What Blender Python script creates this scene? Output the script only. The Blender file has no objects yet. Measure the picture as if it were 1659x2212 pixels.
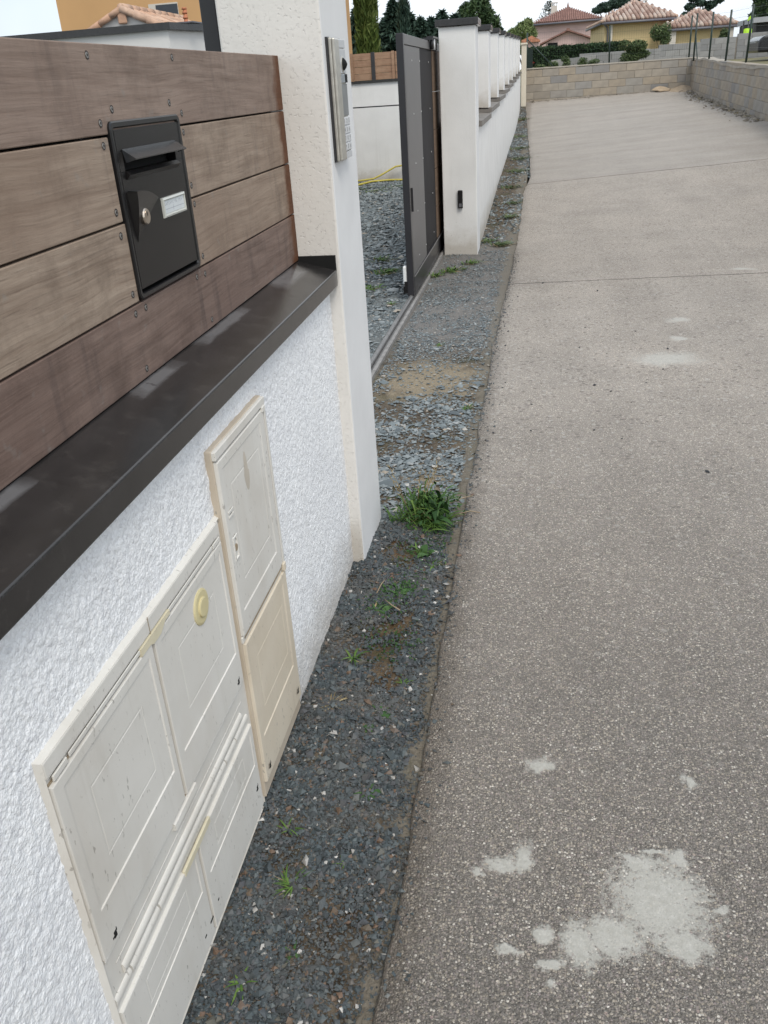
import bpy, bmesh, math, random
import numpy as np
from mathutils import Matrix, Vector
random.seed(7); rng = np.random.default_rng(11)
sc = bpy.context.scene
COL = sc.collection
R = math.radians

# ------------------------------------------------------------------ camera
cam_d = bpy.data.cameras.new('camera'); cam = bpy.data.objects.new('camera', cam_d); COL.objects.link(cam)
yaw, pitch, roll = R(10.9227), R(-26.504), R(-3.8598)
fwd = Vector((-math.sin(yaw)*math.cos(pitch), math.cos(yaw)*math.cos(pitch), math.sin(pitch)))
rt = Vector((math.cos(yaw), math.sin(yaw), 0)); up = rt.cross(fwd)
r2 = rt*math.cos(roll)+up*math.sin(roll); u2 = -rt*math.sin(roll)+up*math.cos(roll)
mw = Matrix((r2, u2, -fwd)).transposed().to_4x4(); mw.translation = (0, 0, 1.55)
cam.matrix_world = mw
cam_d.sensor_fit = 'HORIZONTAL'; cam_d.sensor_width = 36; cam_d.lens = 36*1851.04/1659
cam_d.clip_start = .02; cam_d.clip_end = 3000
sc.camera = cam
sc.render.resolution_x, sc.render.resolution_y = 768, 1024
sc.cycles.max_bounces = 6; sc.cycles.diffuse_bounces = 3; sc.cycles.glossy_bounces = 3; sc.cycles.transmission_bounces = 2

# ------------------------------------------------------------------ world: bright overcast
SUN_DIR = Vector((.30, -.52, .80)).normalized()
w = bpy.data.worlds.new('World'); sc.world = w; w.use_nodes = True
nt = w.node_tree; nt.nodes.clear()
sky = nt.nodes.new('ShaderNodeTexSky'); sky.sky_type = 'NISHITA'; sky.sun_disc = False
sky.sun_elevation = math.asin(SUN_DIR.z); sky.sun_rotation = math.atan2(SUN_DIR.x, SUN_DIR.y)
sky.air_density = 1.2; sky.dust_density = 2.5
tc = nt.nodes.new('ShaderNodeTexCoord')
cl = nt.nodes.new('ShaderNodeTexNoise'); cl.inputs['Scale'].default_value = 1.6; cl.inputs['Detail'].default_value = 5
cr = nt.nodes.new('ShaderNodeMapRange'); cr.inputs[1].default_value = .3; cr.inputs[2].default_value = .7; cr.inputs[3].default_value = .72; cr.inputs[4].default_value = .96
mx = nt.nodes.new('ShaderNodeMix'); mx.data_type = 'RGBA'; 
cc = nt.nodes.new('ShaderNodeValToRGB'); cc.color_ramp.elements[0].position = .35; cc.color_ramp.elements[0].color = (.55, .64, .735, 1); cc.color_ramp.elements[1].position = .65; cc.color_ramp.elements[1].color = (.94, .98, 1.03, 1)
cg = nt.nodes.new('ShaderNodeMix'); cg.data_type = 'RGBA'; cg.blend_type = 'MULTIPLY'; cg.inputs[0].default_value = 1; cg.inputs[7].default_value = (10, 10, 10, 1)
nt.links.new(cl.outputs['Fac'], cc.inputs[0]); nt.links.new(cc.outputs[0], cg.inputs[6]); nt.links.new(cg.outputs[2], mx.inputs[7])
bg = nt.nodes.new('ShaderNodeBackground'); bg.inputs[1].default_value = .12
wo = nt.nodes.new('ShaderNodeOutputWorld')
nt.links.new(tc.outputs['Generated'], cl.inputs['Vector']); nt.links.new(cl.outputs['Fac'], cr.inputs[0])
nt.links.new(cr.outputs[0], mx.inputs[0]); nt.links.new(sky.outputs[0], mx.inputs[6])
nt.links.new(mx.outputs[2], bg.inputs[0]); nt.links.new(bg.outputs[0], wo.inputs[0])
sun_d = bpy.data.lights.new('sun', 'SUN'); sun_d.energy = 1.5; sun_d.angle = R(22); sun_d.color = (1, .93, .82)
sun = bpy.data.objects.new('sun', sun_d); COL.objects.link(sun)
sun.rotation_euler = SUN_DIR.to_track_quat('Z', 'Y').to_euler(); sun.location = (0, 0, 30)
sc.view_settings.view_transform = 'Standard'; sc.view_settings.look = 'None'
sc.view_settings.exposure = 0.25; sc.view_settings.gamma = 1

# ------------------------------------------------------------------ helpers
def tag(o, label=None, cat=None, group=None, kind=None):
    if label: o['label'] = label
    if cat: o['category'] = cat
    if group: o['group'] = group
    if kind: o['kind'] = kind
    return o
def thing(name, label, cat, loc=(0, 0, 0), group=None):
    o = bpy.data.objects.new(name, None); COL.objects.link(o); o.location = loc; o.empty_display_size = .1
    return tag(o, label, cat, group)
def par(o, p):
    """parent o to p, keeping o's world placement (all meshes are built in world coordinates)"""
    o.parent = p
    loc = Vector((0, 0, 0)); q = p
    while q is not None: loc += q.location; q = q.parent
    o.matrix_parent_inverse = Matrix.Translation(-p.location) if p.parent is None else Matrix.Identity(4)
    return o
def link(name, me, mat, parent=None):
    o = bpy.data.objects.new(name, me); COL.objects.link(o)
    if mat is not None and not me.materials: me.materials.append(mat)
    if parent is not None: par(o, parent)
    return o
def mk(name, v, f, mat, parent=None, smooth=False):
    me = bpy.data.meshes.new(name); me.from_pydata([tuple(map(float, a)) for a in v], [], f); me.update()
    if smooth:
        for p in me.polygons: p.use_smooth = True
    return link(name, me, mat, parent)
def mknp(name, V, F, mat, parent=None, smooth=False):
    """fast mesh from numpy arrays, F is (n,k)"""
    V = np.asarray(V, np.float32); F = np.asarray(F, np.int32); k = F.shape[1]
    me = bpy.data.meshes.new(name)
    me.vertices.add(len(V)); me.vertices.foreach_set('co', V.ravel())
    me.loops.add(F.size); me.loops.foreach_set('vertex_index', F.ravel())
    me.polygons.add(len(F)); me.polygons.foreach_set('loop_start', np.arange(0, F.size, k, dtype=np.int32))
    me.polygons.foreach_set('use_smooth', np.full(len(F), bool(smooth)))
    me.update(calc_edges=True)
    return link(name, me, mat, parent)
def bmend(bm, name, mat, parent=None, smooth=False):
    me = bpy.data.meshes.new(name); bm.to_mesh(me); bm.free()
    if smooth:
        for p in me.polygons: p.use_smooth = True
    return link(name, me, mat, parent)
def bmbox(bm, x0, x1, y0, y1, z0, z1, bev=0, seg=1):
    r = bmesh.ops.create_cube(bm, size=1)
    vs = r['verts']
    for v in vs:
        v.co = ((x0+x1)/2+v.co.x*(x1-x0), (y0+y1)/2+v.co.y*(y1-y0), (z0+z1)/2+v.co.z*(z1-z0))
    if bev:
        es = list({e for v in vs for e in v.link_edges})
        bmesh.ops.bevel(bm, geom=es, offset=bev, segments=seg, affect='EDGES', profile=.5)
def box(name, x0, x1, y0, y1, z0, z1, mat, parent=None, bev=0, seg=1):
    bm = bmesh.new(); bmbox(bm, x0, x1, y0, y1, z0, z1, bev, seg)
    return bmend(bm, name, mat, parent)
def boxes(name, lst, mat, parent=None, bev=0):
    bm = bmesh.new()
    for b in lst: bmbox(bm, *b, bev)
    return bmend(bm, name, mat, parent)
def tube(name, pts, rad, mat, parent=None, seg=8, cap=True):
    pts = [Vector(p) for p in pts]; n = len(pts); V = []; F = []
    rr = rad if isinstance(rad, (list, tuple)) else [rad]*n
    prev = None
    for i, p in enumerate(pts):
        t = (pts[min(i+1, n-1)]-pts[max(i-1, 0)]).normalized()
        a = Vector((0, 0, 1)) if abs(t.z) < .9 else Vector((1, 0, 0))
        if prev is not None: a = prev
        u = (a-t*a.dot(t)).normalized(); prev = u; vv = t.cross(u)
        for k in range(seg):
            an = 2*math.pi*k/seg; V.append(p+(u*math.cos(an)+vv*math.sin(an))*rr[i])
    for i in range(n-1):
        for k in range(seg):
            F.append((i*seg+k, i*seg+(k+1) % seg, (i+1)*seg+(k+1) % seg, (i+1)*seg+k))
    if cap: F.append(tuple(reversed(range(seg)))); F.append(tuple(range((n-1)*seg, n*seg)))
    return mk(name, V, F, mat, parent, True)
def discx(name, x0, x1, y, z, r, mat, parent=None, seg=20, dome=0, sy=1):
    """a disc facing +X"""
    V = []; F = []
    rings = [(x0, r), (x1-(x1-x0)*.3, r), (x1, r*.88)] + ([(x1+dome*.6, r*.6), (x1+dome, r*.2)] if dome else [])
    for (x, q) in rings:
        for k in range(seg):
            a = 2*math.pi*k/seg; V.append((x, y+sy*q*math.cos(a), z+q*math.sin(a)))
    for i in range(len(rings)-1):
        for k in range(seg): F.append((i*seg+k, i*seg+(k+1) % seg, (i+1)*seg+(k+1) % seg, (i+1)*seg+k))
    F.append(tuple(range((len(rings)-1)*seg, len(rings)*seg)))
    return mk(name, V, F, mat, parent)
def vnoise(x, y, seed):
    """smooth value noise on arrays"""
    xi = np.floor(x).astype(np.int64); yi = np.floor(y).astype(np.int64); fx = x-xi; fy = y-yi
    def h(a, b):
        n = (a*374761393+b*668265263+seed*974634541) & 0xffffffff
        n = ((n ^ (n >> 13))*1274126177) & 0xffffffff
        return ((n ^ (n >> 16)) & 0xffff)/65535.
    fx = fx*fx*(3-2*fx); fy = fy*fy*(3-2*fy)
    return (h(xi, yi)*(1-fx)+h(xi+1, yi)*fx)*(1-fy)+(h(xi, yi+1)*(1-fx)+h(xi+1, yi+1)*fx)*fy

# ------------------------------------------------------------------ material builder
class Mt:
    def __init__(s, name):
        s.m = bpy.data.materials.new(name); s.m.use_nodes = True; s.t = s.m.node_tree
        s.b = next(n for n in s.t.nodes if n.type == 'BSDF_PRINCIPLED'); s._co = None
    def put(s, node, key, v):
        i = node.inputs[key]
        if isinstance(v, bpy.types.NodeSocket): s.t.links.new(v, i)
        else:
            if isinstance(v, (tuple, list)) and len(v) == 3 and i.type == 'RGBA': v = (*v, 1)
            elif isinstance(v, (int, float)) and i.type == 'RGBA': v = (v, v, v, 1)
            i.default_value = v
    def nd(s, typ, ins={}, **pr):
        n = s.t.nodes.new(typ)
        for k, v in pr.items(): setattr(n, k, v)
        for k, v in ins.items(): s.put(n, k, v)
        return n
    def co(s, scale=None, rot=None):
        if s._co is None: s._co = s.nd('ShaderNodeTexCoord').outputs['Object']
        if scale is None and rot is None: return s._co
        return s.nd('ShaderNodeMapping', {'Vector': s._co, 'Scale': scale or (1, 1, 1), 'Rotation': rot or (0, 0, 0)}).outputs[0]
    def noise(s, scale, det=3, vec=None, rough=.55, dist=0):
        return s.nd('ShaderNodeTexNoise', {'Vector': vec or s.co(), 'Scale': scale, 'Detail': det, 'Roughness': rough, 'Distortion': dist}).outputs['Fac']
    def noisec(s, scale, det=3, vec=None):
        return s.nd('ShaderNodeTexNoise', {'Vector': vec or s.co(), 'Scale': scale, 'Detail': det}).outputs['Color']
    def voro(s, scale, vec=None, feature='F1'):
        return s.nd('ShaderNodeTexVoronoi', {'Vector': vec or s.co(), 'Scale': scale}, feature=feature)
    def ramp(s, fac, stops, interp='LINEAR'):
        n = s.nd('ShaderNodeValToRGB', {'Fac': fac}); cr = n.color_ramp; cr.interpolation = interp
        while len(cr.elements) < len(stops): cr.elements.new(.5)
        for e, (p, c) in zip(cr.elements, stops):
            e.position = p; e.color = (c, c, c, 1) if isinstance(c, (int, float)) else (*c, 1)
        return n.outputs['Color']
    def rng(s, v, a, b, c=0., d=1.):
        return s.nd('ShaderNodeMapRange', {0: v, 1: a, 2: b, 3: c, 4: d}, clamp=True).outputs[0]
    def math(s, op, a, b=0., c=0.):
        return s.nd('ShaderNodeMath', {0: a, 1: b, 2: c}, operation=op).outputs[0]
    def vm(s, op, a, b, out=0):
        return s.nd('ShaderNodeVectorMath', {0: a, 1: b}, operation=op).outputs[out]
    def mix(s, f, a, b, blend='MIX'):
        n = s.nd('ShaderNodeMix', data_type='RGBA', blend_type=blend)
        s.put(n, 0, f); s.put(n, 6, a); s.put(n, 7, b); return n.outputs[2]
    def sep(s, v=None):
        return s.nd('ShaderNodeSeparateXYZ', {0: v or s.co()}).outputs
    def island(s): return s.nd('ShaderNodeNewGeometry').outputs['Random Per Island']
    def objrnd(s): return s.nd('ShaderNodeObjectInfo').outputs['Random']
    def bump(s, h, strength=.5, dist=.01):
        n = s.nd('ShaderNodeBump', {'Height': h, 'Strength': strength, 'Distance': dist}); s.t.links.new(n.outputs[0], s.b.inputs['Normal']); return n
    def out(s, col=None, rough=.8, spec=None, metal=None, **k):
        if col is not None: s.put(s.b, 'Base Color', col)
        s.put(s.b, 'Roughness', rough)
        if spec is not None: s.put(s.b, 'Specular IOR Level', spec)
        if metal is not None: s.put(s.b, 'Metallic', metal)
        for kk, v in k.items(): s.put(s.b, kk, v)
        return s.m
def plain(name, col, rough=.6, var=.15, sc_=6, metal=0, bump=0, bsc=300, spec=.5):
    m = Mt(name); n = m.noise(sc_, 4)
    c = m.mix(m.rng(n, .3, .7), tuple(a*(1-var) for a in col), tuple(min(1, a*(1+var)) for a in col))
    if bump: m.bump(m.noise(bsc, 3), bump, .002)
    return m.out(c, rough, spec, metal)

# --- asphalt with worn cement stains and construction joints
BLOBS = [(0.276,1.293,.093,.105),(.179,1.199,.056,.05),(.113,1.17,.037,.052),(.309,1.193,.05,.038),(.243,1.387,.04,.02),(.329,1.403,.02,.026),(-.048,1.352,.039,.023),(-.007,1.373,.021,.04),(.034,1.185,.02,.015),(-.026,1.143,.023,.009),(.054,1.122,.025,.009),(.029,1.665,.035,.021),(.386,1.643,.011,.026),(.058,1.08,.011,.009),(-.098,1.325,.013,.009),(.4,1.279,.014,.013),(.282,1.424,.031,.009),(.777,5.166,.175,.129),(.922,5.614,.055,.05),(.968,6.142,.07,.08),(1.748,7.897,.097,.071)]
def asphalt():
    m = Mt('asphalt'); xyz = m.sep(); y = xyz[1]; x = xyz[0]
    v1 = m.voro(185); v2 = m.voro(380); v3 = m.voro(85)
    c1 = m.sep(v1.outputs['Color']); c2 = m.sep(v2.outputs['Color']); c3 = m.sep(v3.outputs['Color'])
    stone = m.ramp(c1[0], [(0, (.085, .080, .074)), (.18, (.13, .122, .113)), (.32, (.19, .168, .160)), (.46, (.155, .148, .138)), (.60, (.25, .222, .182)), (.70, (.20, .172, .172)), (.84, (.30, .27, .225)), (.95, (.37, .34, .30)), (1, (.54, .52, .48))])
    small = m.ramp(c2[0], [(0, (.07, .066, .06)), (.35, (.14, .131, .12)), (.65, (.20, .185, .168)), (.9, (.28, .26, .235)), (1, (.48, .46, .42))])
    d1 = v1.outputs['Distance']; d2 = v2.outputs['Distance']
    isst = m.math('MULTIPLY', m.rng(d1, .60, .46), m.rng(c1[1], .12, .17))
    binder = m.mix(m.noise(700, 2), (.065, .060, .054), (.155, .143, .128))
    base = m.mix(m.math('MULTIPLY', m.rng(d2, .60, .45), m.rng(c2[1], .15, .2)), binder, small)
    col = m.mix(isst, base, stone)
    # larger pale chips now and then
    big = m.math('MULTIPLY', m.rng(c3[0], .925, .93), m.rng(v3.outputs['Distance'], .30, .26))
    col = m.mix(big, col, m.ramp(c3[1], [(0, (.5, .47, .43)), (.5, (.33, .29, .24)), (1, (.25, .2, .19))]))
    # worn tone, mottling
    mot = m.noise(1.1, 5); mot2 = m.noise(7, 4)
    col = m.mix(m.rng(mot, .3, .7), col, m.mix(1., col, (1.22, 1.20, 1.18), 'MULTIPLY'))
    col = m.mix(1., col, (1.27, 1.26, 1.245), 'MULTIPLY')
    col = m.mix(m.math('MULTIPLY', m.rng(mot2, .45, .75), .25), col, (.23, .205, .18))
    band = m.noise(1, 4, m.co((2.6, .22, 1))); col = m.mix(m.rng(band, .38, .62, .0, .8), col, m.mix(1., col, (.88, .875, .87), 'MULTIPLY'))
    damp = m.noise(.7, 5); col = m.mix(m.rng(damp, .55, .72, 0, .7), col, m.mix(1., col, (.86, .855, .85), 'MULTIPLY'))
    # farther up the drive, sky sheen is painted into the colour; another batch of asphalt after the second joint
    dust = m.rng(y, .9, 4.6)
    far_sheen_n = m.math('MULTIPLY', dust, m.rng(m.noise(2.2, 5), .2, .75, .30, .66))
    col = m.mix(m.math('MULTIPLY', far_sheen_n, .5), col, (.435, .408, .376))
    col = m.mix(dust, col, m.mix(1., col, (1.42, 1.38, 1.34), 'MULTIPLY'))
    # scattered clean chips and pits that stay readable far up the drive
    vf = m.voro(34); cf = m.sep(vf.outputs['Color']); kf = m.math('MULTIPLY', dust, m.rng(vf.outputs['Distance'], .42, .30))
    col = m.mix(m.math('MULTIPLY', kf, m.rng(cf[0], .80, .84, 0, .55)), col, (.58, .545, .50)); col = m.mix(m.math('MULTIPLY', kf, m.rng(cf[1], .74, .78, 0, .55)), col, (.13, .112, .10))
    j2 = m.math('ADD', 13.75, m.math('MULTIPLY', x, .14))
    wob = m.math('MULTIPLY', m.math('SUBTRACT', m.noise(5, 4), .5), .16)
    yj = m.math('ADD', y, wob)
    col = m.mix(m.math('MULTIPLY', m.math('GREATER_THAN', yj, j2), .45), col, m.mix(m.rng(m.noise(.9, 4, m.co((.5, 2.2, 1))), .3, .7), (.30, .272, .242), (.46, .425, .385)))
    # loose joint lines
    for jc, wd in ((m.math('ADD', 7.52, m.math('MULTIPLY', x, .085)), .016), (j2, .022)):
        dd = m.math('ABSOLUTE', m.math('SUBTRACT', m.math('ADD', y, m.math('MULTIPLY', wob, .45)), jc))
        k = m.math('MULTIPLY', m.rng(dd, wd, wd*.35), m.rng(m.noise(2.3, 4), .30, .42, .35, 1))
        col = m.mix(m.math('MULTIPLY', k, .85), col, (.035, .03, .026))
    # cement stains
    wv = m.vm('ADD', m.co(), m.nd('ShaderNodeVectorMath', {0: m.vm('SUBTRACT', m.noisec(26, 4), (.5, .5, .5)), 1: (.055, .055, 0)}, operation='MULTIPLY').outputs[0])
    wv = m.vm('ADD', wv, m.nd('ShaderNodeVectorMath', {0: m.vm('SUBTRACT', m.noisec(5.5, 4), (.5, .5, .5)), 1: m.nd('ShaderNodeCombineXYZ', {0: m.rng(y, 3, 4.5, 0, .24), 1: m.rng(y, 3, 4.5, 0, .26), 2: 0}).outputs[0]}, operation='MULTIPLY').outputs[0])
    dm = None
    for (bx, by, rx, ry) in BLOBS:
        q = m.nd('ShaderNodeVectorMath', {0: m.vm('SUBTRACT', wv, (bx, by, 0)), 1: (1/rx, 1/ry, 0)}, operation='MULTIPLY').outputs[0]
        d = m.vm('LENGTH', q, (0, 0, 0), 1)
        dm = d if dm is None else m.math('MINIMUM', dm, d)
    st = m.math('ADD', dm, m.math('MULTIPLY', m.math('SUBTRACT', m.noise(60, 4), .5), 1.9))
    st = m.math('ADD', st, m.math('MULTIPLY', m.math('SUBTRACT', .5, d1), .55))
    stf = m.math('MULTIPLY', m.rng(st, 1.30, .66), m.rng(y, 2.5, 4.5, 1, .85))
    stc = m.mix(m.rng(m.noise(60, 4), .3, .7), (.37, .362, .325), (.49, .482, .445))
    stc = m.mix(m.math('MULTIPLY', m.rng(m.noise(240, 2), .62, .7), .5), stc, (.22, .19, .16))
    col = m.mix(m.math('MULTIPLY', stf, .86), col, stc)
    # dirt along the verge edge
    ed = m.rng(m.math('ADD', x, m.math('MULTIPLY', m.math('SUBTRACT', m.noise(9, 4), .5), .14)), -.19, -.27)
    col = m.mix(m.math('MULTIPLY', ed, .45), col, (.15, .12, .09))
    h = m.math('ADD', m.math('MULTIPLY', m.math('SUBTRACT', 1., d1), 1.), m.math('MULTIPLY', m.math('SUBTRACT', 1., d2), .55))
    h = m.math('ADD', h, m.math('MULTIPLY', m.noise(260, 3), .6))
    h = m.mix(m.math('MULTIPLY', stf, .85), h, 1.55)
    m.bump(h, .9, .006)
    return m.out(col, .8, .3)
ASPH = asphalt()

def soil():
    m = Mt('soil')
    n = m.noise(9, 5); n2 = m.noise(60, 4); xyz = m.sep(); x = xyz[0]; y = xyz[1]
    c = m.mix(m.rng(n, .35, .65), (.050, .040, .030), (.115, .088, .060))
    c = m.mix(m.rng(n2, .4, .7), c, (.155, .130, .10))
    c = m.mix(m.math('MULTIPLY', m.rng(m.noise(5, 4), .56, .66), .55), c, (.045, .050, .018))
    # pale sandy spill in front of the gate track and along the asphalt edge
    def blob(cx, cy, rx, ry):
        q = m.nd('ShaderNodeVectorMath', {0: m.vm('SUBTRACT', m.co(), (cx, cy, 0)), 1: (1/rx, 1/ry, 0)}, operation='MULTIPLY').outputs[0]
        return m.math('ADD', m.vm('LENGTH', q, (0, 0, 0), 1), m.math('MULTIPLY', m.math('SUBTRACT', m.noise(11, 4), .5), 1.4))
    d = m.math('MINIMUM', blob(-.62, 4.85, .36, .42), blob(-.45, 3.42, .12, .14))
    sand = m.rng(d, 1.2, .6)
    c = m.mix(sand, c, m.mix(m.rng(m.noise(90, 3), .3, .7), (.20, .162, .11), (.31, .26, .19)))
    moss = m.rng(m.math('MINIMUM', m.math('MINIMUM', blob(-.43, 2.27, .10, .22), blob(-.47, 2.78, .12, .15)), blob(-.42, 1.98, .07, .12)), 1.3, .5)
    c = m.mix(m.math('MULTIPLY', moss, .85), c, m.mix(m.rng(m.noise(45, 3), .35, .65), (.085, .048, .022), (.15, .115, .075)))
    c = m.mix(m.math('MULTIPLY', moss, m.rng(m.noise(17, 3), .55, .65, 0, .7)), c, (.05, .065, .02))
    yard = m.rng(x, -.93, -.97); c = m.mix(m.math('MULTIPLY', yard, .8), c, m.mix(m.rng(m.noise(150, 3), .35, .65), (.10, .115, .12), (.22, .24, .24)))
    grit = m.math('MULTIPLY', m.rng(y, 5.2, 5.9), m.rng(y, 11, 9.0))
    c = m.mix(m.math('MULTIPLY', m.math('MULTIPLY', grit, m.math('SUBTRACT', 1., yard)), .75), c, m.mix(m.rng(m.noise(170, 3), .35, .65), (.13, .13, .13), (.28, .265, .25)))
    edge = m.math('ADD', x, m.math('MULTIPLY', m.math('SUBTRACT', m.noise(14, 4), .5), .10))
    c = m.mix(m.math('MULTIPLY', m.rng(edge, -.35, -.29), .75), c, m.mix(m.rng(m.noise(110, 3), .3, .7), (.14, .125, .10), (.24, .215, .175)))
    m.bump(m.math('ADD', m.noise(140, 4), m.noise(35, 3)), .7, .01)
    return m.out(c, .95, .2)
SOIL = soil()
def gravelmat():
    m = Mt('slate_gravel'); r = m.island()
    c = m.ramp(r, [(0, (.013, .018, .022)), (.3, (.038, .054, .062)), (.55, (.062, .083, .091)), (.70, (.052, .052, .060)), (.86, (.083, .106, .112)), (.91, (.16, .085, .045)), (.94, (.09, .08, .055)), (.980, (.12, .13, .13)), (.988, (.40, .385, .36)), (1, (.62, .60, .57))])
    c = m.mix(m.math('MULTIPLY', m.noise(240, 2), .30), c, (.14, .148, .148))
    c = m.mix(m.rng(m.noise(6, 4), .45, .75, 0, .4), c, (.12, .10, .078))
    return m.out(c, .58, .45)
GRAVEL = gravelmat()
def yardgravel():
    m = Mt('yard_gravel'); r = m.island()
    c = m.ramp(r, [(0, (.075, .092, .10)), (.4, (.14, .165, .172)), (.8, (.21, .237, .242)), (.95, (.29, .305, .305)), (.975, (.30, .25, .19)), (1, (.42, .41, .38))])  # paler than the strip's slate: sheen painted into the stone colours
    return m.out(c, .55, .5)
YGRAVEL = yardgravel()

def render(name, a, b, bs=160, bst=.5, dirt=True, flaky=False, pitc=.10):
    m = Mt(name); n = m.noise(3, 5); xyz = m.sep(); z = xyz[2]
    c = m.mix(m.rng(n, .3, .7), a, b)
    n1 = m.noise(bs, 4, rough=.6); n2 = m.noise(bs*.42, 3)
    pit = m.rng(n1, .58, .72)
    c = m.mix(m.math('MULTIPLY', pit, pitc), c, tuple(v*.5 for v in a))  # shade in the pits, painted into the colour
    # faint rain streaks
    stk = m.noise(1, 4, m.co((14, 14, .8))); c = m.mix(m.math('MULTIPLY', m.rng(stk, .55, .75), .14), c, (.42, .40, .36))
    if dirt:
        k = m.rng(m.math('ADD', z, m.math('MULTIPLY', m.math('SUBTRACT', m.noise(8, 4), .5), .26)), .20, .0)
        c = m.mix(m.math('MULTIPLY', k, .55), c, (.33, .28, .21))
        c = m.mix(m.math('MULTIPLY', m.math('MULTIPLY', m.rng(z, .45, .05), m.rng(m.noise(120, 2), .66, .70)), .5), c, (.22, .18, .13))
    h = m.math('SUBTRACT', m.math('MULTIPLY', n2, .5), m.math('MULTIPLY', pit, .8))
    if flaky:
        wv = m.vm('ADD', m.co(), m.nd('ShaderNodeVectorMath', {0: m.noisec(150, 3), 1: (.0065, .0065, .0065)}, operation='MULTIPLY').outputs[0])
        v = m.voro(165, wv); v2 = m.voro(330, wv)
        h = m.math('ADD', m.math('MULTIPLY', m.math('SUBTRACT', 1., v.outputs['Distance']), 1.3), m.math('MULTIPLY', m.sep(v.outputs['Color'])[0], .9))
        h = m.math('ADD', h, m.math('MULTIPLY', m.math('SUBTRACT', 1., v2.outputs['Distance']), .6))
        c = m.mix(m.math('MULTIPLY', m.rng(v.outputs['Distance'], .42, .72), .16), c, tuple(q*.5 for q in a))  # shade in the crevices between grains, painted darker
        c = m.mix(m.math('MULTIPLY', m.rng(m.sep(v.outputs['Color'])[1], .86, .9), .35), c, (.50, .50, .53))
    m.bump(h, bst, .005)
    return m.out(c, .9, .2)
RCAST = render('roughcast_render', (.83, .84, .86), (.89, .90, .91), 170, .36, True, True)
SCRAPE = render('scraped_render', (.70, .675, .635), (.745, .72, .685), 115, .42, True, False, .07)
FARREND = render('white_render', (.70, .695, .68), (.77, .765, .75), 90, .3)
def smooth_edge():
    return plain('pillar_face_render', (.70, .70, .70), .85, .05, 4, bump=.25, bsc=260, spec=.2)
FACE = smooth_edge()

def coping():
    m = Mt('anthracite_coping')
    st = m.co((3, 1, 3)); n = m.noise(7, 5, st); n2 = m.noise(28, 4)
    c = m.mix(m.rng(n, .3, .7), (.019, .018, .018), (.030, .028, .028))
    c = m.mix(m.math('MULTIPLY', m.rng(n2, .56, .72), .25), c, (.07, .064, .058))
    # standing rain water near the boards: smoother slab, bright reflections painted into its colour
    x = m.sep()[0]; y = m.sep()[1]
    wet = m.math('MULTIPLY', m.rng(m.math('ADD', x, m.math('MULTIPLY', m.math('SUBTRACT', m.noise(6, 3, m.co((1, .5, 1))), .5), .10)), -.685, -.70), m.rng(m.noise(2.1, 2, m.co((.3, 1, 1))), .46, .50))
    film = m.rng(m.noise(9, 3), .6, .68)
    glint_d = None
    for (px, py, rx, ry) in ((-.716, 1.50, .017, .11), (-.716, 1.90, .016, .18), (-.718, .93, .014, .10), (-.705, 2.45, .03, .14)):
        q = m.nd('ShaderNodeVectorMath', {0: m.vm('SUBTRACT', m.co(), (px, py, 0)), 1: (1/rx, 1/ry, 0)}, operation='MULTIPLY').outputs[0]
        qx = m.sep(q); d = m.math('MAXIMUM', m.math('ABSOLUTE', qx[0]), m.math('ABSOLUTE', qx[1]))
        d = m.math('ADD', d, m.math('MULTIPLY', m.math('SUBTRACT', m.noise(13, 4), .5), 1.1)); glint_d = d if glint_d is None else m.math('MINIMUM', glint_d, d)
    glint = m.rng(glint_d, 1.1, .5)
    c = m.mix(m.math('MULTIPLY', glint, .55), c, (.20, .20, .208))
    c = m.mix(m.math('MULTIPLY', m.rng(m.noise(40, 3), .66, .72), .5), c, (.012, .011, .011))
    rough = m.mix(m.math('MAXIMUM', m.math('MULTIPLY', glint, .6), m.math('MULTIPLY', film, .5)), m.rng(n2, .2, .8, .12, .24), .06)
    m.bump(m.mix(wet, m.noise(320, 3), .5), .12, .002)
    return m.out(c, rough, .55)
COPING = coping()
FCOP = plain('far_coping', (.17, .155, .14), .6, .2, 3)  # grey-brown, paler than the near coping
DARKM = plain('anthracite_metal', (.030, .029, .031), .38, .2, 5, 0, .1, 500)

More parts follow.
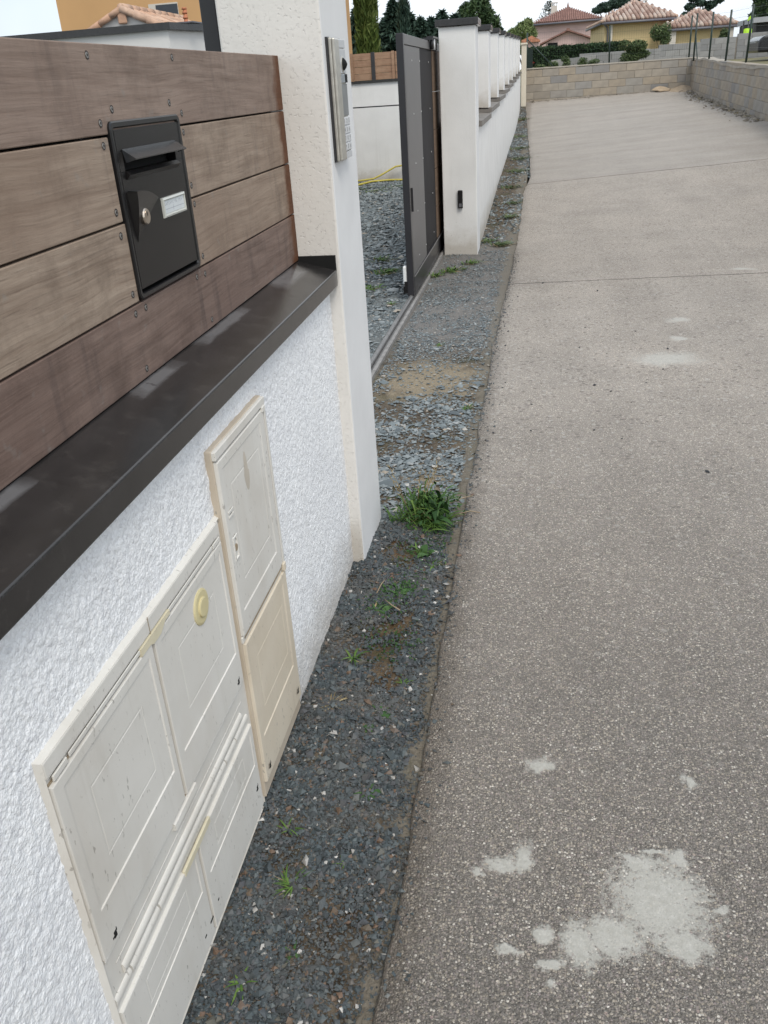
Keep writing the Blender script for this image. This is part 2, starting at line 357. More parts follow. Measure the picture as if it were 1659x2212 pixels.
def wood(name, cols, rusty=True, sc_=1., dark=.6):
    m = Mt(name); xyz = m.sep(); y = xyz[1]; z = xyz[2]; rnd = m.objrnd()
    off = m.nd('ShaderNodeCombineXYZ', {0: 0, 1: m.math('MULTIPLY', rnd, 17.), 2: m.math('MULTIPLY', rnd, 9.)}).outputs[0]
    p = m.vm('ADD', m.co(), off)
    p2_ = m.vm('ADD', p, m.nd('ShaderNodeVectorMath', {0: m.noisec(3.2, 2, p), 1: (0, 0, .022)}, operation='MULTIPLY').outputs[0])
    st = m.nd('ShaderNodeMapping', {'Vector': p2_, 'Scale': (1, 1.5*sc_, 24*sc_)}).outputs[0]
    fine = m.nd('ShaderNodeMapping', {'Vector': p2_, 'Scale': (1, 7*sc_, 190*sc_)}).outputs[0]
    big = m.noise(2.2, 3, p); g = m.noise(2.4, 6, st, .6, .25); f = m.noise(1, 4, fine)
    c = m.mix(m.rng(g, .28, .72), cols[0], cols[1])
    c = m.mix(m.math('MULTIPLY', m.rng(f, .35, .75), .55), c, cols[2])
    c = m.mix(m.math('MULTIPLY', m.rng(m.noise(1, 3, m.nd('ShaderNodeMapping', {'Vector': p2_, 'Scale': (1, 9*sc_, 260*sc_)}).outputs[0]), .58, .76), .5), c, tuple(v*.5 for v in cols[0]))
    c = m.mix(m.math('MULTIPLY', m.rng(m.noise(7, 6, p, .7), .48, .70), .55), c, tuple(v*.62 for v in cols[0]))
    c = m.mix(m.math('MULTIPLY', m.rng(big, .35, .7), .5), c, cols[3])
    # vertical rain streaks and mildew specks
    dr = m.noise(1, 4, m.nd('ShaderNodeMapping', {'Vector': p, 'Scale': (1, 34, 5)}).outputs[0])
    k = m.math('MULTIPLY', m.rng(dr, .52, .78), m.rng(m.noise(3, 3, p), .4, .65))
    c = m.mix(m.math('MULTIPLY', k, dark*.6), c, (.060, .045, .043))
    c = m.mix(m.math('MULTIPLY', m.rng(m.noise(22, 3, p), .64, .74), .35), c, (.25, .235, .215))
    if rusty:   # bare, unfaded timber at the sawn ends next to the pillar
        e = m.math('ADD', y, m.math('MULTIPLY', m.math('SUBTRACT', m.noise(16, 4), .5), .10))
        c = m.mix(m.rng(e, 2.575, 2.615), c, m.mix(m.noise(30, 3), (.075, .030, .014), (.15, .062, .028)))
    m.bump(m.math('ADD', m.math('MULTIPLY', f, .7), g), .35, .003)
    return m.out(c, .72, .3)
WOOD = wood('weathered_board', ((.175, .122, .094), (.345, .262, .213), (.295, .23, .19), (.215, .15, .12)), True, 1., .85)
WOODL = wood('bleached_board', ((.195, .138, .10), (.40, .315, .245), (.33, .265, .21), (.25, .175, .13)), True, 1., .8)
WOODD = wood('damp_board', ((.125, .082, .065), (.255, .18, .147), (.205, .152, .128), (.145, .094, .077)), True, 1., 1.)
WOODF = wood('larch_board', ((.25, .145, .09), (.42, .275, .18), (.38, .26, .18), (.28, .155, .095)), False, .7, .35)
WOODG = wood('gate_board', ((.12, .08, .055), (.20, .14, .095), (.17, .12, .085), (.13, .085, .06)), False, .7, .35)
STEEL = plain('zinc_screw', (.22, .21, .20), .45, .3, 90, .6)
BLACKP = plain('black_mailbox_paint', (.010, .009, .009), .33, .15, 9, 0, .12, 900, .32)
BLACKR = plain('black_mailbox_rim', (.010, .010, .011), .30, .1, 9)
VOID = plain('dark_inside', (.004, .004, .004), .9, .1)
BRASS = plain('nickel_lock', (.62, .54, .46), .28, .06, 60, .95)
CARD = plain('paper_card', (.62, .65, .66), .7, .05, 30)
INK = plain('grey_ink', (.30, .31, .36), .8, .2, 60)
def clear():
    m = Mt('clear_plastic'); return m.out((.95, .97, .96), .08, .5, Transmission_=None) if False else m.out((.55, .56, .52), .15, .6)
CLEAR = clear()
def cabinet(name, a, b, grime=(.33, .25, .165)):
    m = Mt(name); n = m.noise(5, 4)
    c = m.mix(m.rng(n, .3, .7), a, b)
    sp = m.math('MULTIPLY', m.rng(m.noise(85, 2, m.co((1, 1.6, .6))), .665, .70), m.rng(m.noise(4, 3), .36, .58))
    c = m.mix(m.math('MULTIPLY', sp, .65), c, (.24, .225, .20))
    # rain-washed grime settled in patches
    c = m.mix(m.math('MULTIPLY', m.rng(m.noise(3.3, 5, m.co((1, 1, .5))), .50, .75), .32), c, grime)
    c = m.mix(m.math('MULTIPLY', m.rng(m.noise(1, 5, m.co((1, 40, 2.2))), .58, .78), .20), c, (.36, .32, .26))
    m.bump(m.noise(900, 2), .08, .001)
    return m.out(c, .52, .4)
CREAM = cabinet('cream_polyester', (.62, .60, .555), (.69, .672, .63))
BEIGE = cabinet('sun_yellowed_polyester', (.61, .535, .42), (.68, .61, .50))
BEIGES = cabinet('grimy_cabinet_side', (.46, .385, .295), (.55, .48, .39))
YELLOW = plain('yellowed_cap', (.60, .53, .31), .45, .08, 20); LATCH = plain('pale_yellow_latch', (.64, .585, .43), .45, .06, 20)
GROOVE = plain('dusty_groove', (.30, .235, .16), .9, .2, 30)
def leafm(name, a, b, c3=None):
    m = Mt(name); r = m.island()
    c = m.ramp(r, [(0, a), (.6, b), (1, c3 or tuple(v*1.3 for v in b))])
    c = m.mix(m.math('MULTIPLY', m.rng(m.noise(.9, 3), .35, .65), .5), c, tuple(v*.55 for v in a))
    return m.out(c, .65, .25)

# ------------------------------------------------------------------ ground heights
def gL(y):
    return np.interp(y, [-4, 4, 8.5, 10, 14.3, 18.4, 24, 28, 30.2, 32], [0, 0, -.06, -.05, .10, .19, .30, .50, .77, .8])
def gYd(x, y):
    return np.where(np.asarray(x) < -.93, np.minimum(gL(y), .005), gL(y))
def gz(x, y):
    cross = np.interp(y, [0, 9, 18, 25, 30.2, 32], [0, 0, .30, .30, .10, .10])
    return gL(y)+cross*np.clip((np.asarray(x)+.27)/4.6, 0, 1.2)
def edge_x(y): return np.interp(y, [-4, 5.5, 8.5, 10, 13.2, 14.4, 17, 25, 30.3], [-.265, -.262, -.22, -.2, -.19, -.11, -.14, -.30, -.42])

# base land, reaching the horizon
g = mk('ground', [(-900, -300, -.4), (900, -300, -.4), (900, 1800, -.4), (-900, 1800, -.4)], [(0, 1, 2, 3)], plain('far_ground', (.10, .11, .05), .95, .3, .05)); tag(g, kind='structure')
# asphalt drive
ys = np.concatenate([np.arange(-2.5, 14, .06), np.arange(14, 30.25, .25), [30.25]]); us = np.concatenate([np.linspace(0, .12, 7), np.linspace(.16, 1, 22)])
V = []; ny = len(ys); nx = len(us)
for i, y in enumerate(ys):
    e = float(edge_x(y)) + (vnoise(np.array([y*6.]), np.array([.5]), 3)[0]-.5)*.022 + (vnoise(np.array([y*37.]), np.array([.5]), 4)[0]-.5)*.012
    xs = e+us*(4.9-e)
    z = gz(xs, y)
    V.append((e+.004, y, z[0]-.07)); V.append((e-.002, y, z[0]-.010))
    for x_, z_ in zip(xs+.006*(us == 0), z): V.append((x_, y, z_))
k = nx+2
F = [(i*k+j, i*k+j+1, (i+1)*k+j+1, (i+1)*k+j) for i in range(ny-1) for j in range(k-1)]
F = [tuple(reversed(f)) for f in F]
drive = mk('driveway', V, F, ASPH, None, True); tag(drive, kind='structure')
# soil and gravel bed beside it, running into the yard through the gate
xs = np.concatenate([np.arange(-9, -1.4, .2), np.arange(-1.4, -.15, .02)]); ysb = np.concatenate([np.arange(-2.5, .3, .1), np.arange(.3, 6, .03), np.arange(6, 30.3, .2)])
X, Y = np.meshgrid(xs, ysb); Zb = gYd(X, Y)-.022+(vnoise(X*22, Y*22, 5)-.5)*.012+(vnoise(X*6, Y*6, 6)-.5)*.018
Zb = np.where(X > -.30, gL(Y)-.02+(vnoise(X*22, Y*22, 5)-.5)*.006, Zb)
nx, ny = len(xs), len(ysb); idx = np.arange(nx*ny).reshape(ny, nx)
Fb = np.stack([idx[:-1, :-1], idx[:-1, 1:], idx[1:, 1:], idx[1:, :-1]], -1).reshape(-1, 4)
bed = mknp('soil_bed', np.stack([X, Y, Zb], -1).reshape(-1, 3), Fb, SOIL, None, True); tag(bed, kind='structure')
def bedz(x, y): return gYd(x, y)-.02+(vnoise(x*6, y*6, 6)-.5)*.018
# raised land behind the block walls
def hz(x, y): return 1.42+np.maximum(0, y-30.4)*.021+np.maximum(0, 30.4-y)*-.022
hx = np.array([4.72, 5.2, 6, 8, 11, 15, 25, 60, 300]); hy = np.array([-6, 0, 8, 16, 22, 26, 30.42])
def sheet(name, xs, ys, zf, mat):
    X, Y = np.meshgrid(xs, ys); Z = zf(X, Y); n1, n2 = len(xs), len(ys); ix = np.arange(n1*n2).reshape(n2, n1)
    F = np.stack([ix[:-1, :-1], ix[:-1, 1:], ix[1:, 1:], ix[1:, :-1]], -1).reshape(-1, 4)
    return mknp(name, np.stack([X, Y, Z], -1).reshape(-1, 3), F, mat, None, True)
GRASSL = plain('rough_grass_land', (.14, .125, .06), .95, .35, .8, 0, .5, 40)
tag(sheet('terrace_ground', hx, hy, lambda x, y: hz(x, y), GRASSL), kind='structure')
tag(sheet('hillside', np.array([-.9, 0, 2, 4, 6, 9, 14, 25, 60, 300]), np.array([30.42, 32, 36, 45, 60, 90, 140, 300, 900]), hz, GRASSL), kind='structure')

# ------------------------------------------------------------------ loose gravel (stuff)
OCT = np.array([(1, 0, 0), (-1, 0, 0), (0, 1, 0), (0, -1, 0), (0, 0, 1), (0, 0, -1)], float)
OF = np.array([(0, 2, 4), (2, 1, 4), (1, 3, 4), (3, 0, 4), (2, 0, 5), (1, 2, 5), (3, 1, 5), (0, 3, 5)])
def stones(name, x, y, z, size, mat, flat=.5, tilt=.5, label=None):
    n = len(x)
    P = OCT[None]*(1+rng.uniform(-.38, .38, (n, 6, 3)))+rng.uniform(-.34, .34, (n, 6, 3))
    P[:, :, 0] *= rng.uniform(.8, 1.5, (n, 1)); P[:, :, 2] *= flat*rng.uniform(.6, 1.3, (n, 1))
    P *= size[:, None, None]
    a = rng.uniform(0, 6.283, n); t = rng.normal(0, tilt, n)
    ct, st = np.cos(t)[:, None], np.sin(t)[:, None]
    Y2 = P[:, :, 1]*ct-P[:, :, 2]*st; Z2 = P[:, :, 1]*st+P[:, :, 2]*ct; P[:, :, 1] = Y2; P[:, :, 2] = Z2
    ca, sa = np.cos(a)[:, None], np.sin(a)[:, None]
    X2 = P[:, :, 0]*ca-P[:, :, 1]*sa; Y2 = P[:, :, 0]*sa+P[:, :, 1]*ca
    P = np.stack([X2+x[:, None], Y2+y[:, None], P[:, :, 2]+z[:, None]], -1)
    F = (OF[None]+6*np.arange(n)[:, None, None]).reshape(-1, 3)
    o = mknp(name, P.reshape(-1, 3), F, mat)
    return tag(o, label, 'gravel', kind='stuff')
def thin(x, y, dens):  # keep by density
    k = rng.random(len(x)) < dens; return x[k], y[k]
# strip at the wall foot
n = 115000; x = rng.uniform(-.66, -.262, n); y = rng.uniform(.60, 3.05, n)
d = np.clip((-.278-x)/np.interp(y, [1.2, 2.0, 3], [.05, .085, .09])+np.interp(y, [1.1, 1.9], [.45, .06]), np.interp(y, [1.1, 1.9], [.35, .06]), 1)*(.35+.85*np.clip((vnoise(x*9, y*9, 21)-.18)*3, 0, 1))
brown = np.exp(-(((x+.43)/.10)**2+((y-2.27)/.20)**2))+np.exp(-(((x+.47)/.12)**2+((y-2.78)/.13)**2))+.8*np.exp(-(((x+.42)/.07)**2+((y-1.98)/.10)**2)); d *= 1-.93*np.clip(brown*(.55+1.1*vnoise(x*16, y*16, 27)), 0, 1)
x, y = thin(x, y, d); s = rng.gamma(2.0, .00105, len(x))*(.85+.13*y)+.0011
stones('gravel', x, y, bedz(x, y)+s*.45, s, GRAVEL, .62, .55, 'dark slate gravel strip along the foot of the white wall')
# in front of and through the gate
n = 90000; x = rng.uniform(-1.35, -.255, n); y = 3.0+6.3*rng.random(n)**1.25
sand = np.exp(-(((x+.62)/.34)**4+((y-4.85)/.45)**2)); sand2 = np.exp(-(((x+.45)/.12)**2+((y-3.42)/.13)**2))
d = np.clip((-.27-x)/.10+.15, .1, 1)*(1-.88*np.clip(sand+sand2, 0, 1))*(.25+.85*np.clip((vnoise(x*5, y*5, 23)-.2)*2.5, 0, 1))*np.where((x < -.93) & (x > -1.04), .0, 1)*np.interp(y, [3, 4.4, 5.6, 7.5, 9.3], [1, 1, .75, .6, .5])
x, y = thin(x, y, d*.85); s = rng.gamma(2.2, .0020, len(x))*np.interp(y, [3, 4.5, 5.5, 9], [1, 1.1, .7, .7])+.0018
stones('gravel', x, y, bedz(x, y)+s*.3, s, YGRAVEL, .30, .3, 'blue grey slate chippings spread across the gate opening')
n = 120000; y = 4.0+(16.2-4.0)*np.sqrt(rng.random(n)); x = rng.uniform(-5.6, -1.04, n)
x, y = thin(x, y, np.where(x < -.75-.36*(y-1.5), .0, 1)*(.4+.6*vnoise(x*2, y*2, 24)))
s = rng.gamma(3, .0036, len(x))+.003
stones('gravel', x, y, gYd(x, y)-.02+s*.3, s, YGRAVEL, .34, .35, 'blue grey slate gravel covering the yard behind the gate')
n = 9000; y = rng.uniform(9, 29.5, n); x = np.minimum(rng.uniform(-.6, -.1, n), edge_x(y)+.03)
x, y = thin(x, y, .15+.85*np.clip((vnoise(x*4, y*1.5, 29)-.35)*3, 0, 1)); s = rng.gamma(3, .0028, len(x))+.003
stones('gravel', x, y, gL(y)-.02+s*.3, s, YGRAVEL, .5, .4, 'thin gravel verge along the foot of the far pillared wall')
n = 1500; y = rng.uniform(.7, 9, n); x = edge_x(y)+rng.gamma(1.0, .02, n); s = rng.gamma(2.5, .0009, n)+.001
stones('gravel', x, y, gz(x, y)+s*.4, s, GRAVEL, .6, .4, 'fine grit spilled over the edge of the asphalt')
# pebbles dropped on the asphalt
pm = mk('loose_stone', OCT*np.array([1, .8, .55]), [tuple(f) for f in OF], plain('dark_pebble', (.03, .031, .035), .7, .3, 40)); pme = pm.data; bpy.data.objects.remove(pm)
for i, (a, b) in enumerate([(1.62, 12.12), (.4, 9.98), (1.37, 11.06), (1.21, 9.79), (.49, 7.12), (.18, 6.66), (-.18, 5.88), (.34, 5.95), (.66, 5.82), (.28, 5.44), (.81, 5.38), (.73, 4.95), (.33, 4.66), (.41, 4.55), (.61, 4.7), (-.01, 4.34), (.5, 4.37), (-.01, 3.95), (-.19, 3.92), (.29, 3.96), (.41, 3.85), (-.16, 4.72), (.06, 7.49), (.44, 5.3), (-.14, 6.98), (.04, 2.32), (.1, 2.28), (.73, 3.48)]):
    o = bpy.data.objects.new('loose_stone', pme); COL.objects.link(o); q = random.uniform(.005, .012)*(.6 if b < 3 else 1); o.scale = (q*random.uniform(.8, 1.8), q, q)
    o.location = (a, b, float(gz(a, b))+q*.35); o.rotation_euler = (random.uniform(-.2, .2), random.uniform(-.2, .2), random.uniform(0, 6))
    tag(o, 'small dark stone lying loose on the asphalt drive', 'stone', 'loose stones on the drive')
# ================================================================== near wall, boards, mailbox
XW, XP, XC, XD = -.636, -.599, -.609, -.729
Y1, Y2 = 2.663, 3.045
wall = thing('low_wall', 'white roughcast low wall with dark coping in the left foreground', 'wall', (-.7, 1.4, 0))
ys_ = np.arange(.55, Y1+.003, .0036); zs_ = np.arange(-.06, .992, .0036)
Yg, Zg = np.meshgrid(ys_, zs_)
def flakes(a, b):
    h = vnoise(a*85, b*85, 1)*.5+vnoise(a*150+3, b*150, 2)*.55+vnoise(a*40, b*40, 3)*.2+vnoise(a*260, b*260, 8)*.35
    return h
hh = flakes(Yg, Zg); hh = np.maximum(hh, .45)
Xg = XW-.004+(hh-.75)*.0036+(vnoise(Yg*3, Zg*3, 9)-.5)*.003
ny, nx = Yg.shape; ix = np.arange(nx*ny).reshape(ny, nx)
Fw = np.stack([ix[:-1, :-1], ix[:-1, 1:], ix[1:, 1:], ix[1:, :-1]], -1).reshape(-1, 4)
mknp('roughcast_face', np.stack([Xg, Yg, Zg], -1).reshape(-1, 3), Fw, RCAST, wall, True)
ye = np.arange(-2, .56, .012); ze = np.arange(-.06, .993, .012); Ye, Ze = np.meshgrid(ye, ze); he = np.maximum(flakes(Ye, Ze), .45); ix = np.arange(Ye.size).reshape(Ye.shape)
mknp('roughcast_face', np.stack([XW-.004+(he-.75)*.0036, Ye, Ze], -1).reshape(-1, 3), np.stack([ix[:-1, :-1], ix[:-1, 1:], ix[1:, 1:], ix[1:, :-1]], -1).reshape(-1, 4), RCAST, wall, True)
box('wall_core', -.82, -.652, -2, Y1-.002, -.3, .99, SCRAPE, wall)
def prism_y(name, prof, y0, y1, mat, parent, bev=0, smooth=False):
    n = len(prof); V = [(x, y0, z) for x, z in prof]+[(x, y1, z) for x, z in prof]
    F = [tuple(range(n))[::-1], tuple(range(n, 2*n))]+[(i, (i+1) % n, n+(i+1) % n, n+i) for i in range(n)]
    bm = bmesh.new(); vs = [bm.verts.new(v) for v in V]
    for f in F: bm.faces.new([vs[i] for i in f])
    bmesh.ops.recalc_face_normals(bm, faces=bm.faces)
    if bev: bmesh.ops.bevel(bm, geom=list(bm.edges), offset=bev, segments=2, affect='EDGES', profile=.5)
    return bmend(bm, name, mat, parent)
prof = [(-.745, 1.0765), (XC, 1.042), (XC, .994), (-.80, .994), (-.80, 1.0765)]
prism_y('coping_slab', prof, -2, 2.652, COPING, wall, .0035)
box('joint_gap', -.745, -.612, 2.6525, 2.6632, 1.0, 1.086, VOID, wall)
# boards
fence = thing('board_fence', 'weathered grey brown horizontal boards standing on the dark coping', 'fence', (XD-.02, 1.4, 1.07))
zt = [1.0755, 1.2105, 1.2145, 1.3535, 1.3575, 1.4965, 1.5005, 1.639]
def board(y0, y1, z0, z1, mt=None): return box('board', XD-.026, XD, y0, y1, z0, z1, mt or WOOD, fence, .0018, 2)
b1 = board(-2, 2.657, zt[6], zt[7]); b4 = board(-2, 2.66, zt[0], zt[1], WOODD)
b2l = board(-2, 1.507, zt[4], zt[5], WOODL); b2r = board(1.838, 2.658, zt[4], zt[5], WOODL)
b3l = board(-2, 1.512, zt[2], zt[3], WOODL); b3r = board(1.838, 2.660, zt[2], zt[3], WOODL)
for yy in (-1.4, -.4, .62, 1.487, 1.86, 2.60): box('stud', XD-.07, XD-.027, yy-.022, yy+.022, 1.077, 1.63, DARKM, fence)
box('backing', XD-.031, XD-.0275, -2, 1.46, 1.08, 1.63, VOID, fence); box('backing', XD-.031, XD-.0275, 1.885, 2.575, 1.08, 1.63, VOID, fence)
# countersunk screws, one shared mesh
bm = bmesh.new(); rg = []
for (xx, r) in ((.0006, .0068), (.0004, .0060), (.0004, .0050), (.0010, .0046), (.0010, .0022), (.0003, .0018)):
    rg.append([bm.verts.new((xx, r*math.cos(a*math.pi/7), r*math.sin(a*math.pi/7))) for a in range(14)])
for i in range(5):
    for k in range(14):
        f = bm.faces.new((rg[i][k], rg[i][(k+1) % 14], rg[i+1][(k+1) % 14], rg[i+1][k])); f.material_index = 1 if i in (0, 1, 4) else 0
bm.faces.new(rg[5]).material_index = 1
sme = bpy.data.meshes.new('screw'); bm.to_mesh(sme); bm.free(); sme.materials.append(STEEL); sme.materials.append(plain('screw_socket', (.035, .028, .024), .8))
for bo, pts in ((b1, [(1.487, 1.621), (1.856, 1.623), (1.542, 1.539), (1.805, 1.542), (1.863, 1.521), (1.489, 1.519)]), (b2l, [(1.485, 1.484), (1.485, 1.376)]), (b2r, [(1.857, 1.485), (1.857, 1.381)]),
                (b3l, [(1.486, 1.336), (1.489, 1.232)]), (b3r, [(1.859, 1.343), (1.862, 1.233)]), (b4, [(1.86, 1.195), (1.809, 1.198), (1.533, 1.198), (1.486, 1.197), (1.489, 1.092), (1.86, 1.092)])):
    for (a, b) in pts:
        o = bpy.data.objects.new('screw', sme); COL.objects.link(o); o.parent = bo; o.location = (XD, a, b)
# mailbox
mb = thing('mailbox', 'black metal letterbox with open flap set into the wooden boards', 'mailbox', (XD, 1.67, 1.2175))
def rings(name, y0, y1, z0, z1, rs, mat, parent, seg=0):
    """nested rectangles facing +X: rs = [(margin, x)] outer to inner"""
    V = []; F = []
    for m_, x_ in rs:
        l, r_, b_, t_ = m_ if isinstance(m_, tuple) else (m_,)*4
        V += [(x_, y0+l, z0+b_), (x_, y1-r_, z0+b_), (x_, y1-r_, z1-t_), (x_, y0+l, z1-t_)]
    for i in range(len(rs)-1):
        for k in range(4): F.append((i*4+k, i*4+(k+1) % 4, i*4+4+(k+1) % 4, i*4+4+k))
    n = len(rs)-1; F.append((n*4, n*4+1, n*4+2, n*4+3))
    return mk(name, V, F, mat, parent)
# rounded frame, a ring open in the middle
def rrect(y0, y1, z0, z1, r, n=5):
    P = []
    for (cy, cz, a0) in ((y1-r, z1-r, 0), (y0+r, z1-r, 90), (y0+r, z0+r, 180), (y1-r, z0+r, 270)):
        for k in range(n+1): a = R(a0+90*k/n); P.append((cy+r*math.cos(a), cz+r*math.sin(a)))
    return P
V = []; lv = [(rrect(1.511, 1.834, 1.2165, 1.5205, .012), -.740), (rrect(1.511, 1.834, 1.2165, 1.5205, .012), -.7255), (rrect(1.5135, 1.8315, 1.219, 1.518, .011), -.7235), (rrect(1.519, 1.823, 1.225, 1.511, .007), -.7235), (rrect(1.5205, 1.8205, 1.2265, 1.509, .006), -.7275), (rrect(1.5205, 1.8205, 1.2265, 1.509, .006), -.745)]
nn = len(lv[0][0])
for P, x_ in lv: V += [(x_, a, b) for a, b in P]
F = [(i*nn+k, i*nn+(k+1) % nn, (i+1)*nn+(k+1) % nn, (i+1)*nn+k) for i in range(len(lv)-1) for k in range(nn)]
mk('frame', V, F, BLACKR, mb)
box('housing', -.99, -.745, 1.516, 1.829, 1.222, 1.515, VOID, mb)
dx0, dx1 = -.7445, -.7245
dy0, dy1, dzb, dzt = 1.5235, 1.8165, 1.2335, 1.5065
sy0, sy1, sz0, sz1 = 1.543, 1.786, 1.4375, 1.4705
door = boxes('door', [(dx0, dx1, dy0, dy1, sz1, dzt), (dx0, dx1, dy0, sy0, sz0, sz1), (dx0, dx1, sy1, dy1, sz0, sz1), (dx0, dx1, dy0, dy1, dzb, sz0)], BLACKP, mb, .0008)
mk('slot_lip', [(dx1+.0005, sy0, sz0), (dx1+.0005, sy1, sz0), (dx1+.008, sy1+.002, sz0-.006), (dx1+.008, sy0-.002, sz0-.006), (dx1+.0005, sy1+.002, sz0-.014), (dx1+.0005, sy0-.002, sz0-.014)], [(0, 1, 2, 3), (3, 2, 4, 5), (1, 4, 2), (0, 3, 5)], BLACKP, door)
mk('flap', [(dx1+.001, sy0-.002, 1.4745), (dx1+.001, sy1+.002, 1.4745), (-.700, sy1+.002, 1.4585), (-.700, sy0-.002, 1.4585), (dx1+.001, sy0-.002, 1.4715), (dx1+.001, sy1+.002, 1.4715), (-.7005, sy1+.002, 1.4565), (-.7005, sy0-.002, 1.4565), (-.719, sy0-.002, 1.452), (-.719, sy1+.002, 1.452)],
   [(0, 1, 2, 3), (7, 6, 5, 4), (3, 2, 6, 7), (0, 3, 7, 4), (1, 5, 6, 2), (4, 7, 8), (5, 9, 6)], plain('flap_paint', (.03, .032, .035), .16, .1, 9), mb)
# swelling handle around the lock
V = []; F = []; nu, nv = 16, 7
for i in range(nu):
    u = i/(nu-1); yy = 1.5385+.127*u; zt_ = 1.404-.003*u-.022*u**2.2; zb_ = 1.316+.063*u**.85
    for j in range(nv):
        v = j/(nv-1); h = .017*(1-u)**.8*(1-v**1.6)
        V.append((dx1+.0004+h*(1 if j else 1), yy+(.004*v if i == 0 else 0), zt_+(zb_-zt_)*v))
base = len(V)
for i in range(nu): V.append((dx1, V[i*nv][1], V[i*nv][2]+.0012))
lb = len(V)
for j in range(nv): V.append((dx1, V[j][1]-.007*(1-j/(nv-1)), V[j][2]))
F += [(i*nv+j, i*nv+j+1, (i+1)*nv+j+1, (i+1)*nv+j) for i in range(nu-1) for j in range(nv-1)]
F += [(i*nv, (i+1)*nv, base+i+1, base+i) for i in range(nu-1)]
F += [(j, lb+j, lb+j+1, j+1) for j in range(nv-1)]
hd = mk('handle', V, F, BLACKP, mb); 
lk = discx('lock', dx1+.004, dx1+.0128, 1.5735, 1.357, .0148, BRASS, mb, 24)
discx('key_plug', dx1+.0129, dx1+.0134, 1.5735, 1.361, .0075, BRASS, lk, 16)
boxes('keyhole', [(dx1+.0135, dx1+.0138, 1.5728, 1.5742, 1.3575, 1.365), (dx1+.0135, dx1+.0138, 1.5740, 1.5755, 1.3600, 1.3615)], VOID, lk)
npl = rings('name_plate', 1.674, 1.792, 1.339, 1.3765, [(0, dx1), (.0005, dx1+.004), (.004, dx1+.0055), (.006, dx1+.0025), (.0075, dx1+.0022)], CLEAR, mb)
box('card', dx1+.0023, dx1+.0030, 1.6825, 1.7845, 1.3465, 1.3695, CARD, npl)
ink = []
yy = 1.685
for k, wd in enumerate([3, 3, 2, 3, 3, 2, 3, 0, 3, 3, 0, 4, 2, 3]):
    if wd: ink += [(dx1+.0030, dx1+.0032, yy, yy+.0007, 1.3615, 1.3660), (dx1+.0030, dx1+.0032, yy+.0008, yy+wd*.0011, 1.3615+.0019*(k % 3), 1.3622+.0019*(k % 3))]
    yy += .0066
ink += [(dx1+.0030, dx1+.0032, 1.686, 1.781, 1.3538, 1.3544), (dx1+.0030, dx1+.0032, 1.725, 1.7257, 1.349, 1.360)]
boxes('writing', ink, INK, npl)

# ================================================================== utility cabinets in the wall
XK = -.6205
wc = thing('meter_cabinet', 'wide cream meter cabinet with four doors set low in the white wall', 'cabinet', (XK, 1.1, 0))
body = rings('body', .750, 1.468, .005, .796, [(0, -.655), (0, -.634), (.008, XK-.001), (.0075, XK-.0045)], CREAM, wc)
box('header', XK-.002, XK+.0012, .758, 1.446, .760, .788, CREAM, body, .0025, 2)
box('header_joint', XK+.0013, XK+.0017, 1.0955, 1.0975, .757, .791, GROOVE, body)
boxes('hinge_rail', [(XK-.001, XK+.0015, .815, 1.075, .749, .757), (XK-.001, XK+.0015, 1.175, 1.40, .749, .757), (XK-.001, XK+.0025, .770, .808, .747, .757), (XK-.001, XK+.0025, 1.402, 1.440, .747, .757)], CREAM, body, .001)
cat_ = mk('latch', [(XK+.004, 1.052, .744), (XK+.004, 1.085, .744), (XK+.004, 1.098, .738), (XK+.004, 1.128, .738), (XK+.004, 1.150, .749), (XK+.004, 1.172, .749), (XK+.004, 1.172, .758), (XK+.004, 1.052, .758)]+[(XK-.002, a, b) for a, b in ((1.052, .744), (1.085, .744), (1.098, .738), (1.128, .738), (1.150, .749), (1.172, .749), (1.172, .758), (1.052, .758))],
   [tuple(range(8))]+[(i, i+8, (i+1) % 8+8, (i+1) % 8) for i in range(8)], LATCH, wc)
def cdoor(name, y0, y1, z0, z1, parent, mat, x=XK, ins=.024, inb=.082, dep=.0022, inn=.055):
    f = x+.0025; g_ = f-dep
    def mg(k): return (ins+k, ins*.75+k, inb+k*min(1, inn/.055), ins*.8+k*min(1, inn/.055))
    return rings(name, y0, y1, z0, z1, [(0, x-.006), (.0012, x+.0015), (.003, f), (mg(0), f), (mg(.0018), g_), (mg(.055), g_), (mg(.0562), g_-.0005), (mg(.0588), g_-.0005), (mg(.060), g_)], mat, parent)
dl = cdoor('door', .760, 1.094, .396, .7445, wc, CREAM); dr = cdoor('door', 1.101, 1.446, .396, .7445, wc, CREAM)
for (a_, b_, c_, d_) in ((1.0942, 1.1008, .40, .744), (.762, 1.446, .7448, .7485), (1.0962, 1.1028, .03, .272), (.764, 1.44, .3905, .3955)): box('trapped_dirt', XK-.0044, XK-.0030, a_, b_, c_, d_, GROOVE, wc)
def keyslot(parent, y, z, x=XK): return boxes('keyhole', [(x+.0026, x+.0029, y-.004, y+.004, z-.006, z+.007), (x+.0026, x+.0029, y-.009, y-.004, z-.003, z+.001), (x+.0026, x+.0029, y+.004, y+.006, z+.003, z+.010)], VOID, parent)
keyslot(dl, .800, .408); keyslot(dr, 1.416, .412)
cp = discx('cap', XK-.002, XK+.004, 1.303, .678, .036, YELLOW, wc, 32)
discx('cap_boss', XK+.004, XK+.008, 1.303, .678, .020, YELLOW, cp, 28)
